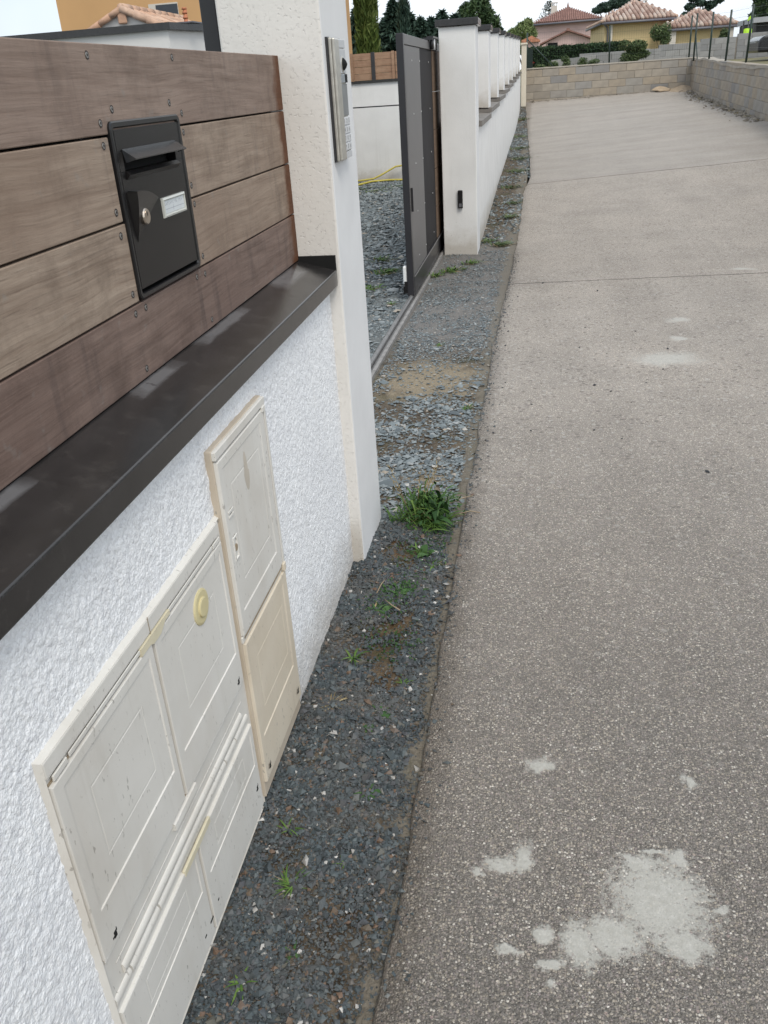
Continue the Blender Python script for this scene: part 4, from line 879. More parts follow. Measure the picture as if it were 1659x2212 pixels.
# ================================================================== concrete block walls
def blockm():
    m = Mt('concrete_block'); r = m.objrnd()
    c = m.ramp(r, [(0, (.27, .25, .22)), (.2, (.37, .315, .245)), (.4, (.30, .29, .275)), (.6, (.35, .325, .285)), (.8, (.385, .33, .26)), (1, (.25, .245, .24))])
    c = m.mix(m.math('MULTIPLY', m.rng(m.noise(5, 4), .4, .7), .4), c, (.21, .195, .175)); m.bump(m.noise(70, 4), .4, .006); return m.out(c, .95, .15)
BLK = blockm(); MORT = plain('mortar', (.34, .31, .265), .95, .15, 4, 0, .4, 60); MORTD = plain('mortar_shadow', (.20, .18, .155), .95, .2, 4)
bb = box('block', 0, .495, 0, .19, 0, .198, BLK, None, .006); bme = bb.data; bpy.data.objects.remove(bb)
hb_ = box('block', 0, .245, 0, .19, 0, .198, BLK, None, .006); hbme = hb_.data; bpy.data.objects.remove(hb_)
def course(parent, org, d, length, z, slope, odd, lens=.505):
    """lay blocks from org along unit 2-D direction d"""
    t = 0; k = 0; an = math.atan2(d[1], d[0])
    while t < length-.1:
        half = (odd and k == 0) or (length-t < .5)
        o = bpy.data.objects.new('block', hbme if half else bme); COL.objects.link(o); o.parent = parent
        jx = random.uniform(-.003, .003)
        o.matrix_parent_inverse = Matrix.Translation(-parent.location)
        o.rotation_euler = (0, -math.atan(slope), an); o.location = (org[0]+d[0]*t-d[1]*jx, org[1]+d[1]*t+d[0]*jx, z+slope*t+random.uniform(-.002, .002))
        t += .2525 if half else lens; k += 1
bw = thing('block_wall', 'unrendered concrete block wall closing the far end of the drive', 'wall', (2, 30.3, .8))
box('mortar_core', -.40, 4.66, 30.215, 30.40, .3, 1.655, MORT, bw)
for k in range(5): course(bw, (-.42, 30.20), (1, 0), 4.93, .62+.2075*k, .003, k % 2)
box('cap', -.43, 4.70, 30.185, 30.42, 1.662, 1.705, MORT, bw, .012)
RW0 = (4.51, 30.19); RW1 = (3.92, 6.6); dd = Vector((RW1[0]-RW0[0], RW1[1]-RW0[1])); Lr = dd.length; dd /= Lr
rw = thing('block_wall', 'concrete block wall running up the right side of the drive', 'wall', (4.4, 24, .5))
V = []
def wl(t, off, z): return (RW0[0]+dd[0]*t-dd[1]*off, RW0[1]+dd[1]*t+dd[0]*off, z)
sl = -.0235
for t in (0, Lr): V += [wl(t, .012, .3+sl*t), wl(t, .012, 1.655+sl*t), wl(t, .19, 1.655+sl*t), wl(t, .19, .3+sl*t)]
mk('mortar_core', V, [(0, 4, 5, 1), (1, 5, 6, 2), (2, 6, 7, 3), (0, 1, 2, 3), (4, 7, 6, 5)], MORT, rw)
for k in range(6): course(rw, RW0, dd, Lr, .455+.2045*k, sl, k % 2)
V = []; F = []; ts = np.linspace(-.1, Lr, 100)
for i, t in enumerate(ts):
    h = 1.668+sl*t+.045*math.sin(t*.55+.5)*min(1, t/3)+.012*math.sin(t*3.1); V += [wl(t, -.012, h-.05), wl(t, -.012, h), wl(t, .21, h+.01), wl(t, .21, h-.06)]
F = [(i*4+k, i*4+k+1, i*4+5+k, i*4+4+k) for i in range(99) for k in range(3)]
F = [tuple(reversed(f)) for f in F]; mk('cap', V, F, MORT, rw)
# third, paler wall on the terrace above
gw = thing('block_wall', 'pale grey stepped block wall on the terrace behind the fence', 'wall', (5, 38.1, 1.5))
GBLK = Mt('grey_block'); c = GBLK.ramp(GBLK.objrnd(), [(0, (.245, .25, .255)), (.5, (.30, .30, .30)), (1, (.345, .345, .34))]); c = GBLK.mix(GBLK.math('MULTIPLY', GBLK.rng(GBLK.noise(5, 4), .4, .7), .4), c, (.24, .235, .22)); GBLK = GBLK.out(c, .95, .15)
bme_o, hbme_o = bme, hbme
bme = bme.copy(); bme.materials.clear(); bme.materials.append(GBLK); hbme = hbme.copy(); hbme.materials.clear(); hbme.materials.append(GBLK)
for x0, x1, zt_ in ((1.5, 4.43, 2.12), (4.43, 5.93, 2.235), (5.93, 7.24, 2.33), (7.24, 9.8, 2.42)):
    n = int(math.ceil((zt_-1.50)/.2025))
    for k in range(n): course(gw, (x0, 38.0), (1, 0), x1-x0, zt_-.2025*(k+1), .0, k % 2)
    box('mortar_core', x0+.004, x1-.004, 38.012, 38.18, 1.3, zt_-.006, MORTD, gw)
lw = thing('low_block_wall', 'low grey block kerb wall rising behind the end wall', 'wall', (1.5, 34.1, 1.4))
for k in range(3): course(lw, (.4, 34.0), (1, 0), 3.3, 1.32+.2025*k-.35*0, .045, k % 2)
box('mortar_core', .41, 3.6, 34.02, 34.17, 1.2, 1.72, MORTD, lw)
bme, hbme = bme_o, hbme_o
# ================================================================== fence posts and wires
GREEN = plain('dark_green_post', (.012, .03, .024), .4, .2, 6)
wfe = thing('wire_fence', 'dark green wire fence with tall posts on the right block wall', 'fence', (4.45, 26, 1.6))
PT = [((4.45, 29.57, 1.60), (4.46, 29.6, 2.82)), ((4.45, 26.94, 1.58), (4.45, 26.9, 2.71)), ((4.45, 24.58, 1.54), (4.45, 24.45, 2.62)), ((4.45, 22.2, 1.48), (4.45, 22.05, 2.58)), ((4.43, 19.8, 1.42), (4.43, 19.7, 2.5))]
for a, b in PT: tube('post', [a, b], .024, GREEN, wfe, 8)
tube('brace', [(4.46, 29.58, 2.25), (4.47, 29.0, 1.62)], .016, GREEN, wfe, 6)
for h in (.1, .3, .5, .7, .9, 1.05):
    for i in range(4):
        (a0, b0), (a1, b1) = PT[i], PT[i+1]
        tube('wire', [Vector(a0).lerp(Vector(b0), h/1.1), Vector(a1).lerp(Vector(b1), h/1.1)], .0016, GREEN, wfe, 4, False)
V = []; F = []
for i in range(4):
    for k in range(1, 34):
        u = k/34; p = Vector(PT[i][0]).lerp(Vector(PT[i+1][0]), u)+Vector((0, 0, .1)); q = Vector(PT[i][1]).lerp(Vector(PT[i+1][1]), u); b_ = len(V)
        V += [p+Vector((0, .001, 0)), p-Vector((0, .001, 0)), q-Vector((0, .001, 0)), q+Vector((0, .001, 0))]; F.append((b_, b_+1, b_+2, b_+3))
tag(mk('mesh_wires', V, F, GREEN, wfe), kind='stuff')
wf2 = thing('wire_fence', 'green wire fence with braced end post on the far end wall', 'fence', (1, 30.3, 1.7))
for a, b in (((-.40, 30.3, 1.66), (-.39, 30.3, 2.68)), ((2.09, 30.3, 1.66), (2.06, 30.3, 2.70)), ((4.42, 30.3, 1.66), (4.42, 30.3, 2.8))): tube('post', [a, b], .024, GREEN, wf2, 8)
tube('brace', [(-.39, 30.3, 2.5), (.42, 30.3, 1.70)], .016, GREEN, wf2, 6)
for h in (1.9, 2.1, 2.3, 2.5, 2.65): tube('wire', [(-.4, 30.3, h), (4.42, 30.3, h+.03)], .0016, GREEN, wf2, 4, False)
V = []; F = []
for k in range(70):
    x_ = -.35+k*.068; b_ = len(V); V += [(x_-.001, 30.3, 1.72), (x_+.001, 30.3, 1.72), (x_+.001, 30.3, 2.66), (x_-.001, 30.3, 2.66)]; F.append((b_, b_+1, b_+2, b_+3))
tag(mk('mesh_wires', V, F, GREEN, wf2), kind='stuff')
# ================================================================== small things at the far corner
SAND = plain('pale_sand', (.36, .285, .205), .95, .2, 12, 0, .5, 60)
V = [(3.36, 29.95, .90), (3.5, 29.85, .885), (3.58, 29.75, .86), (3.72, 29.82, .865), (3.84, 29.8, .86), (3.92, 29.98, .885), (3.78, 30.1, .95), (3.62, 30.12, .985), (3.5, 30.08, .96)]
bmx = bmesh.new(); vs = [bmx.verts.new((a, b, c+.0)) for a, b, c in V]; vb = [bmx.verts.new((a, b, c-.025)) for a, b, c in V]; n = len(V); bmx.faces.new(vs); bmx.faces.new(vb[::-1])
for i in range(n): bmx.faces.new((vs[i], vb[i], vb[(i+1) % n], vs[(i+1) % n]))
bmesh.ops.recalc_face_normals(bmx, faces=bmx.faces); cbd = bmend(bmx, 'broken_board', plain('pale_board', (.40, .31, .215), .9, .2, 5)); tag(cbd, 'torn pale beige sheet lying at the corner of the block walls', 'debris')
sh_ = sheet('sand_heap', np.linspace(3.75, 4.52, 14), np.linspace(29.2, 30.2, 14), lambda x, y: gz(x, y)-.01+.11*np.exp(-(((x-4.3)/.28)**2+((y-30.1)/.4)**2))+.012*vnoise(x*12, y*12, 31), SAND); tag(sh_, 'small heap of pale sand in the corner of the block walls', 'sand', kind='stuff')
n = 700; t = rng.uniform(0, 11.5, n); off = rng.gamma(1.6, .07, n); x = RW0[0]+dd[0]*t+dd[1]*off; y = RW0[1]+dd[1]*t-dd[0]*off; s = rng.gamma(3, .006, n)+.005
stones('rubble', x, y, gz(x, y)+s*.3, s, plain('rubble_stone', (.26, .23, .19), .9, .4, 20), .7, .4, 'crumbs of mortar and stones along the right block wall')
n = 260; x = rng.uniform(-.3, 4.3, n); y = 30.15-rng.gamma(1.5, .05, n); s = rng.gamma(3, .005, n)+.004
stones('rubble', x, y, gz(x, y)+s*.3, s, bpy.data.materials['rubble_stone'], .7, .4, 'crumbs of stone along the foot of the end wall')
# ================================================================== parked car, shed, lime sheet
CARP = plain('black_car_paint', (.012, .012, .014), .18, .1, 2); RUB = plain('rubber', (.02, .02, .02), .8, .1)
car = thing('parked_car', 'black car parked on the terrace at the right edge', 'car', (7.6, 33, 1.5))
prism_y('body', [(6.82, 1.72), (6.82, 2.06), (6.95, 2.18), (7.45, 2.24), (10.6, 2.3), (10.8, 2.0), (10.75, 1.7)], 32.4, 34.1, CARP, car, .06)
prism_y('cabin', [(7.5, 2.22), (8.2, 2.72), (9.9, 2.75), (10.5, 2.28)], 32.5, 34.0, GLASS, car, .05)
for a in (7.45, 9.9):
    wh = tube('wheel', [(a, 32.36, 1.78), (a, 32.56, 1.78)], .31, RUB, car, 18); tube('rim', [(a, 32.345, 1.78), (a, 32.37, 1.78)], .19, plain('alloy', (.5, .5, .5), .3, .1, 5, .6), wh, 14)
box('headlight', 6.80, 6.83, 32.6, 32.85, 2.0, 2.07, plain('lamp_glass', (.2, .21, .22), .15), car, .01)
shd = thing('shed', 'dark open shed with a pale grey sheet roof at the right edge', 'shed', (10, 45, 1.6))
prism_y('roof', [(9.05, 2.93), (12.5, 2.98), (12.5, 3.2), (9.05, 3.13)], 44.5, 48, plain('pale_sheet_roof', (.36, .37, .39), .6, .1, 2), shd)
box('wall', 9.15, 12.3, 44.9, 47.9, 1.5, 2.92, plain('dark_shed', (.03, .03, .035), .8), shd); box('post', 9.1, 9.2, 44.6, 44.7, 1.5, 2.93, DARKM, shd)
LIME = plain('lime_sheet', (.42, .72, .03), .6, .1, 3)
ls = thing('lime_tarpaulin', 'bright lime green sheet showing above the grey terrace wall', 'tarpaulin', (8.4, 42, 1.6))
V = []; F = []
for i in range(7):
    for j in range(7): V.append((8.2+.055*i, 42+.03*math.sin(i*1.9)+.02*j, 2.05+.105*j-.012*(i-3)**2*.3))
F = [(i*7+j, i*7+j+1, i*7+8+j, i*7+7+j) for i in range(6) for j in range(6)]
so = mk('sheet', V, F, LIME, ls, True); md = so.modifiers.new('t', 'SOLIDIFY'); md.thickness = .02
box('frame_post', 8.15, 8.2, 42.05, 42.1, 1.5, 2.95, DARKM, ls); mk('corner_flap', [(8.3, 42, 2.93), (8.42, 42, 3.0), (8.41, 42, 3.12), (8.33, 42.02, 3.06), (8.3, 42.05, 2.93), (8.42, 42.05, 3.0), (8.41, 42.05, 3.12), (8.33, 42.07, 3.06)], [(0, 1, 2, 3), (7, 6, 5, 4), (0, 4, 5, 1), (1, 5, 6, 2), (2, 6, 7, 3), (3, 7, 4, 0)], LIME, ls); tube('pole', [(8.37, 42.1, 1.5), (8.37, 42.1, 3.1)], .02, DARKM, ls, 6)
# ================================================================== trees and plants
def leaves(name, P, size, mat, parent, elong=1.6, droop=None, D=None):
    """P (n,3) leaf centres; each leaf a small bent rhombus"""
    n = len(P); a = rng.normal(size=(n, 3)) if D is None else D+rng.normal(0, .35, (n, 3)); a /= np.linalg.norm(a, axis=1)[:, None]
    b = rng.normal(size=(n, 3)); b -= a*(a*b).sum(1)[:, None]; b /= np.linalg.norm(b, axis=1)[:, None]
    s = (size*rng.uniform(.6, 1.4, n))[:, None]
    V = np.stack([P-a*s*elong, P+b*s*.5, P+a*s*elong, P-b*s*.5], 1).reshape(-1, 3)
    return mknp(name, V, np.arange(n*4).reshape(n, 4), mat, parent)
def blobpts(n, blobs):
    w_ = np.array([b[3]*b[4]*b[5] for b in blobs])**.7; w_ /= w_.sum(); k = rng.choice(len(blobs), n, p=w_); B = np.array(blobs)[k]
    d = rng.normal(size=(n, 3)); d /= np.linalg.norm(d, axis=1)[:, None]; r = rng.uniform(.35, 1, n)**.5
    return B[:, :3]+d*r[:, None]*B[:, 3:]
BARK = plain('bark', (.09, .065, .045), .95, .3, 6)
L1 = leafm('dark_conifer', (.020, .044, .034), (.048, .090, .066), (.085, .14, .10)); L2 = leafm('cypress_green', (.045, .075, .014), (.095, .135, .026), (.14, .17, .045)); L3 = leafm('broad_green', (.020, .046, .018), (.055, .095, .036), (.10, .15, .06))
L4 = leafm('willow_green', (.12, .17, .06), (.22, .28, .11), (.30, .35, .17)); L5 = leafm('hedge_green', (.014, .034, .014), (.036, .072, .030), (.06, .10, .04)); L6 = leafm('shrub_green', (.045, .078, .028), (.105, .155, .06), (.18, .22, .10))
def tree(name, label, base, h, blobs, n, size, mat, cat='tree', trunk_r=.15, group=None, limbs=4, elong=1.5):
    t = thing(name, label, cat, base, group); b = Vector(base)
    tube('trunk', [b, b+Vector((.05, 0, h*.5)), b+Vector((.0, .05, h*.9))], [trunk_r, trunk_r*.7, trunk_r*.2], BARK, t, 8)
    for k in range(limbs):
        B_ = blobs[k % len(blobs)]; tube('limb', [b+Vector((0, 0, h*(.35+.1*k))), Vector(B_[:3])], [trunk_r*.45, trunk_r*.12], BARK, t, 6)
    leaves('crown', blobpts(n, blobs), size, mat, t, elong); return t
def conifer(name, label, base, top, rad, n, mat, group=None, size=.13, tiers=13, bare=.06):
    t = thing(name, label, 'tree', base, group); b = np.array(base); H = top-base[2]
    tube('trunk', [base, (base[0], base[1], base[2]+H*.97)], [.14, .015], BARK, t, 6)
    u = rng.random(n)**.85; ti = np.floor(u*tiers); fr = u*tiers-ti
    az = rng.uniform(0, 6.283, n); azq = np.round(az/(6.283/9)+ti*.37)*(6.283/9)-ti*.37*(6.283/9); az = azq+rng.normal(0, .17, n)
    rr_ = rad*(1-u)**.85*(.75+.45*np.sin(azq*3+ti*2.1))*(1.1-.25*fr)*rng.uniform(.1, 1, n)**.6+.03
    P = np.stack([b[0]+rr_*np.cos(az), b[1]+rr_*np.sin(az), b[2]+H*(bare+(1-bare)*u)-rr_*.22], 1)
    D = np.stack([np.cos(az), np.sin(az), -.35+0*az], 1)
    leaves('crown', P, size, mat, t, 1.7, None, D); return t
# cypress: upright flame of close vertical sprays
def cypress(base, top, rad, label, n, mat):
    t = thing('cypress', label, 'tree', base); tube('trunk', [base, (base[0], base[1], top-.4)], [.1, .02], BARK, t, 6)
    u = rng.random(n); az = rng.uniform(0, 6.283, n); prof_ = np.interp(u, [0, .06, .5, .85, 1], [.75, .95, 1, .8, .12])
    rr_ = rad*prof_*(.82+.18*np.sin(az*6+u*9))*rng.uniform(.55, 1.05, n); P = np.stack([base[0]+rr_*np.cos(az), base[1]+rr_*np.sin(az), base[2]+(top-base[2])*u], 1)
    leaves('crown', P, .055, mat, t, 2.6, None, np.stack([.25*np.cos(az), .25*np.sin(az), 1+0*az], 1))
cypress((-4.24, 24, -.3), 5.6, .30, 'tall narrow green cypress rising behind the yard fence', 9000, L2)
cypress((-3.72, 27.0, -.3), 3.85, .22, 'slim grey green cypress right of the tall green one', 3500, L1)
for i, (x_, y_, tp, r_, lb) in enumerate([(-7.0, 34, 3.75, 1.1, 'dark conifer at the left end of the row, by the near pillar'), (-6.2, 33.5, 3.95, 1.0, 'second dark conifer from the near pillar'), (-5.5, 35, 3.6, 1.1, 'dark conifer hidden behind the cypress'), (-5.05, 34, 4.05, .95, 'tallest dark conifer, right of the cypress'), (-4.55, 34.5, 3.65, .9, 'dark conifer with a forked top, midway along the row'),
        (-4.1, 34, 3.45, .85, 'short dark conifer above the open gate'), (-3.55, 36, 3.75, .9, 'slender dark conifer left of the capped gate pillar'), (-3.0, 35, 3.55, .9, 'dark conifer partly behind the capped gate pillar'), (-7.8, 35, 3.5, 1.1, 'dark conifer mostly behind the near pillar'), (-4.75, 37, 3.5, 1, 'dark conifer peeping between the cypress and the gate'), (-4.35, 36, 3.55, 1, 'dark conifer with a thin spire over the gate corner'), (-3.85, 35, 3.5, 1, 'dark conifer above the middle of the gate top'), (-3.35, 34, 3.4, .9, 'low dark conifer just left of the capped pillar'), (-6.6, 36, 3.6, 1.1, 'dark conifer filling the gap left of the cypress'), (-5.8, 34, 3.5, 1, 'dark conifer close behind the cypress trunk')]):
    conifer('conifer', lb, (x_, y_, -.35), tp, r_*1.75, 6500, L1, 'row of dark conifers behind the yard', .10)
tree('broadleaf_tree', 'large round dark green tree behind the pillar caps', (-3.9, 60, -.4), 5.6, [(-3.9, 60, 4.9, 1.15, 1.1, .85), (-4.7, 60, 4.3, .75, .8, .6), (-3.1, 60, 4.4, .75, .8, .65), (-3.6, 60, 5.6, .6, .6, .4), (-2.75, 60, 3.9, .55, .6, .5), (-4.4, 60, 5.2, .5, .5, .45), (-3.9, 60, 3.6, 1.2, 1, .6)], 9000, .085, L3, trunk_r=.25)
tree('willow', 'pale green drooping willow left of the pink house', (-1.3, 80, -.4), 5, [(-1.4, 80, 4.6, .7, .7, .75), (-2.2, 80, 4.35, .55, .6, .6), (-.75, 80, 4.3, .5, .6, .7), (-2.8, 80, 4.0, .6, .5, .5), (-1.0, 80, 5.2, .4, .4, .35), (-1.7, 80, 3.6, 1.2, .6, .6)], 7000, .07, L4, elong=2.4)
dt = thing('bare_conifer', 'sparse half-dead conifer beside the pink house chimney', 'tree', (.9, 112, 1.8)); tube('trunk', [(.9, 112, 1.8), (.9, 112, 8.7)], [.16, .03], BARK, dt, 6)
for k in range(26):
    z_ = 6.3+2.3*random.random(); a = random.uniform(0, 6.28); l_ = (8.9-z_)*.6+.15; tube('branch', [(.9, 112, z_), (.9+l_*math.cos(a), 112+l_*.3*math.sin(a), z_+l_*.25)], [.04, .012], BARK, dt, 4, False)
k = 700; z_ = rng.uniform(6.3, 8.6, k); a = rng.uniform(0, 6.28, k); l_ = ((8.9-z_)*.6+.1)*rng.uniform(.3, 1, k); leaves('needles', np.stack([.9+l_*np.cos(a), 112+l_*np.sin(a)*.4, z_+l_*.25-.05], 1), .07, L1, dt)
tree('umbrella_pine', 'dark spreading pine between the pink and yellow house roofs', (8.6, 130, 2), 7.5, [(8.2, 130, 8.6, 1.2, 1, .6), (9.5, 130, 9.0, 1.1, 1, .7), (7.3, 130, 8.3, .9, 1, .4), (10.6, 130, 8.9, 1, 1, .7), (9.6, 130, 9.7, .8, .8, .4), (11.6, 130, 9.1, .9, .9, .8)], 6500, .11, L1, trunk_r=.3)
tree('leaning_pine', 'open-crowned pine above the lower yellow house', (12.7, 82, 1.8), 4.2, [(11.7, 82, 5.55, .45, .5, .3), (12.5, 82, 5.75, .5, .5, .25), (13.3, 82, 5.6, .5, .5, .3), (13.9, 82, 5.9, .4, .5, .25), (11.4, 82, 5.0, .35, .4, .25), (12.9, 82, 5.15, .35, .4, .3), (12.0, 82, 6.1, .5, .5, .25), (13.3, 82, 6.2, .5, .5, .25)], 4200, .07, L1, trunk_r=.14)
tree('evergreen_tree', 'dense dark tree cut off by the right edge of the picture', (12.9, 60, 1.6), 3.2, [(12.8, 60, 4.3, .75, .7, .7), (12.4, 60, 4.9, .6, .6, .5), (13.4, 60, 4.1, .8, .7, .8), (13.2, 60, 4.9, .7, .7, .6), (12.25, 60, 3.75, .35, .4, .3)], 5500, .075, L3, trunk_r=.2)
for lb, x0, x1, y_, z0, z1, mt_, sz, nm_ in (('long clipped dark green hedge below the pink garage', -.75, 4.2, 50, 1.6, 2.74, L5, .05, 'hedge'),):
    t = thing(nm_, lb, 'hedge', ((x0+x1)/2, y_, 1.5)); n = 15000; P = np.stack([rng.uniform(x0, x1, n), rng.uniform(y_, y_+.9, n), z0+(z1-z0)*rng.random(n)**.7], 1); P[:, 2] += (vnoise(P[:, 0]*5, P[:, 1]*5, 41)-.5)*.10
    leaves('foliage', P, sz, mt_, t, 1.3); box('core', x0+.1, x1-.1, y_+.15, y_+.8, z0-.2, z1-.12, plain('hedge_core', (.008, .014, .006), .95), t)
def bush(name, label, c, r, n, size, mat, group=None, elong=1.6, cat='shrub'):
    t = thing(name, label, cat, (c[0], c[1], c[2]-r[2]), group)
    bl = [(c[0]+random.uniform(-.5, .5)*r[0], c[1]+random.uniform(-.4, .4)*r[1], c[2]+random.uniform(-.5, .45)*r[2], r[0]*random.uniform(.35, .6), r[1]*.55, r[2]*random.uniform(.3, .55)) for _ in range(9)]
    for k in range(5): tube('stem', [(c[0], c[1], c[2]-r[2]), bl[k][:3]], [.015, .005], BARK, t, 4, False)
    leaves('foliage', blobpts(n, bl), size, mat, t, elong)
bush('round_shrub', 'round grey green bush leaning over the end wall', (2.98, 32.4, 2.02), (.55, .4, .42), 5200, .026, L6, None, 2.2)
bush('tall_shrub', 'tall loose yellow green shrub against the yellow house', (5.15, 44, 2.7), (.48, .4, .62), 3000, .034, L6)
bush('tall_shrub', 'loose green shrub at the right corner of the lower yellow house', (10.9, 52, 2.75), (.5, .4, .65), 2500, .04, L3)
bush('tall_shrub', 'olive green shrub beside the dark shed', (8.3, 47, 2.6), (.28, .3, .55), 1500, .035, L6)
for i, (x_, h_, lb) in enumerate([(.0, .22, 'yellow green rose leaves beside the end post'), (.45, .28, 'weedy clump behind the end wall, under the brace'), (.85, .40, 'tall weeds above the left part of the end wall'), (1.35, .34, 'thin weeds in the middle of the end wall top'), (1.75, .26, 'low straggly weeds left of the downpipe')]):
    bush('weed_clump', lb, (x_, 32.0+.15*i, 1.62+h_/2), (.22, .2, h_*.62), 600, .022, L6, 'weeds behind the end wall')
rs = thing('rose_bloom', 'single red rose at the left end of the end wall', 'flower', (-.25, 31.2, 1.6)); tube('stem', [(-.25, 31.2, 1.5), (-.25, 31.2, 1.86)], .006, L6, rs, 5)
leaves('petals', np.array([(-.25, 31.2, 1.88)])+rng.normal(0, .028, (60, 3)), .022, plain('rose_red', (.5, .012, .02), .6), rs, 1.1)
gs = thing('shade_screen', 'dark green mesh screen beside the end post', 'screen', (-.2, 30.9, 1.5)); box('mesh', -.42, -.22, 30.88, 30.90, 1.5, 2.25, plain('green_shade', (.010, .022, .019), .8, .2, 30), gs); box('post', -.45, -.42, 30.87, 30.91, 1.4, 2.4, GREEN, gs)
tw = thing('terracotta_wall', 'orange tiled roof strip behind the end post', 'roof', (-.5, 70, 1)); box('wall', -1.2, -.1, 70, 71, 1, 3.55, PINK, tw); prism_y('roof', [(-1.3, 3.55), (0, 3.55), (0, 3.65), (-.6, 3.95), (-1.3, 3.7)], 69.8, 71.2, plain('orange_tile', (.45, .2, .12), .8, .3, 8), tw)
# ---------------------------------------------------------------- weeds in the gravel
WG = leafm('weed_green', (.035, .080, .012), (.085, .165, .03), (.15, .24, .055)); WY = leafm('straw', (.22, .16, .07), (.40, .31, .16), (.5, .42, .25)); WB = leafm('broad_weed', (.022, .060, .016), (.048, .112, .03), (.08, .155, .05))
def blades(name, c, n, length, width, spread, mat, parent, up_=.6, seg=4):
    V = []; F = []
    for _ in range(n):
        a = random.uniform(0, 6.283); r0 = spread*.35*random.random(); l_ = length*random.uniform(.5, 1.15); w_ = width*random.uniform(.6, 1.2); e = up_*random.uniform(.6, 1.3); tw_ = random.uniform(-.5, .5)
        p = Vector((c[0]+r0*math.cos(a*1.7), c[1]+r0*math.sin(a*1.7), c[2])); d_ = Vector((math.cos(a), math.sin(a), 0)); pe_ = Vector((-math.sin(a+tw_), math.cos(a+tw_), random.uniform(-.3, .3))); b_ = len(V)
        for s_ in range(seg+1):
            u = s_/seg; q = p+d_*(l_*u*(1-.35*e)*(.55+.45*u))+Vector((0, 0, l_*(e*u-(.75*e)*u*u))); ww = w_*(math.sin(math.pi*min(.999, .12+.88*u))**.8)*.5+.0003
            V += [q-pe_*ww, q+pe_*ww]
        F += [(b_+2*k, b_+2*k+1, b_+2*k+3, b_+2*k+2) for k in range(seg)]
    return mk(name, V, F, mat, parent, True)
def stalks(c, n, h, parent, mat, lean=.3):
    for _ in range(n):
        a = random.uniform(0, 6.28); q = Vector((c[0]+.02*math.cos(a), c[1]+.02*math.sin(a), c[2])); e = q+Vector((lean*h*math.cos(a), lean*h*math.sin(a), h*random.uniform(.7, 1)))
        tube('stalk', [q, q.lerp(e, .5)+Vector((0, 0, h*.06)), e], [.0014, .0011, .0008], mat, parent, 4, False)
        for k in range(5): pp = q.lerp(e, .55+.1*k); tube('seed_head', [pp, pp+Vector((random.uniform(-.012, .012), random.uniform(-.012, .012), .012))], [.0022, .0008], mat, parent, 4, False)
def weed(label, x, y, n, l_, w_, spread, mat=WG, broad=0, straw=0, up_=.6, stalk=0, group='weeds in the gravel strip'):
    z = float(bedz(np.array([x]), np.array([y]))[0]); t = thing('weed', label, 'weed', (x, y, z), group)
    if y > 7: n = int(n*1.8); w_ *= 1.7; spread *= 1.6
    blades('leaf_tuft', (x, y, z), n, l_, w_, spread, mat, t, up_)
    if broad: blades('broad_leaves', (x+.02, y-.01, z), broad, l_*.95, w_*4.2, spread*.7, WB, t, up_*1.1, 6)
    if straw: blades('dry_blades', (x, y, z), straw, l_, w_*.6, spread, WY, t, up_*.5)
    if stalk: stalks((x-.05, y+.02, z), stalk, .26, t, WY)
    return t
BIG = weed('largest green weed clump, growing beside the near gate pillar', -.415, 3.06, 120, .20, .006, .24, WG, 24, 18, 1.5, 6)
blades('leaf_tuft', (-.37, 2.98, BIG.location.z), 70, .14, .006, .24, WG, BIG, .8); blades('leaf_tuft', (-.49, 3.03, BIG.location.z), 50, .14, .005, .2, WG, BIG, .9)
blades('broad_leaves', (-.37, 3.0, BIG.location.z), 16, .18, .026, .20, WB, BIG, 1.4, 6)
leaves('small_leaves', np.stack([rng.normal(-.41, .065, 420), rng.normal(3.03, .06, 420), BIG.location.z+.01+.11*rng.random(420)**1.5], 1), .009, WB, BIG, 1.3)
weed('flat leafy weed just below the near pillar corner', -.435, 2.51, 70, .06, .006, .22, WB, 6, 0, .35); weed('thin weed sprig between pillar foot and asphalt edge', -.40, 2.75, 16, .085, .006, .05, WG, 3, 0, .9)
weed('small weed near the asphalt edge opposite the pillar foot', -.345, 2.66, 14, .06, .004, .05, WG, 0, 2, .5); weed('tiny weed beside the dead twigs, right of the pillar foot', -.50, 2.36, 12, .05, .006, .04, WB, 2, 3, .6)
weed('sprig with straw blades beyond the tall cabinet', -.525, 2.08, 14, .07, .0045, .03, WG, 0, 4, .9); weed('dry straw tuft beside the tall cabinet', -.545, 1.87, 6, .05, .003, .04, WY, 0, 26, .5)
weed('small rosette left of the asphalt edge, level with the straw tuft', -.40, 1.85, 16, .042, .007, .03, WB, 3, 0, .35); weed('tiny dark rosette beside the small rosette', -.435, 1.79, 14, .036, .008, .03, WB, 2, 0, .3)
weed('tiny weed right of the tall cabinet foot, near the asphalt', -.36, 1.98, 8, .04, .004, .02, WG, 0, 0, .6); weed('small star-shaped weed level with the cabinet joint', -.385, 1.55, 14, .045, .005, .02, WB, 1, 0, .4)
weed('single green blades beside the lower cabinet door', -.555, 1.41, 9, .05, .0035, .02, WG, 0, 0, .7); weed('spreading grassy weed in the middle of the strip foreground', -.50, 1.255, 26, .06, .0028, .06, WG, 0, 3, .45)
weed('two-bladed seedling at the bottom of the picture', -.545, 1.02, 7, .055, .0045, .02, WG, 0, 0, .6); weed('low weed between the seedling and the asphalt edge', -.46, 1.10, 8, .035, .006, .02, WB, 0, 0, .3)
weed('faint weed by the cabinet in the lower strip', -.40, 1.33, 6, .035, .004, .02, WG, 0, 2, .4)
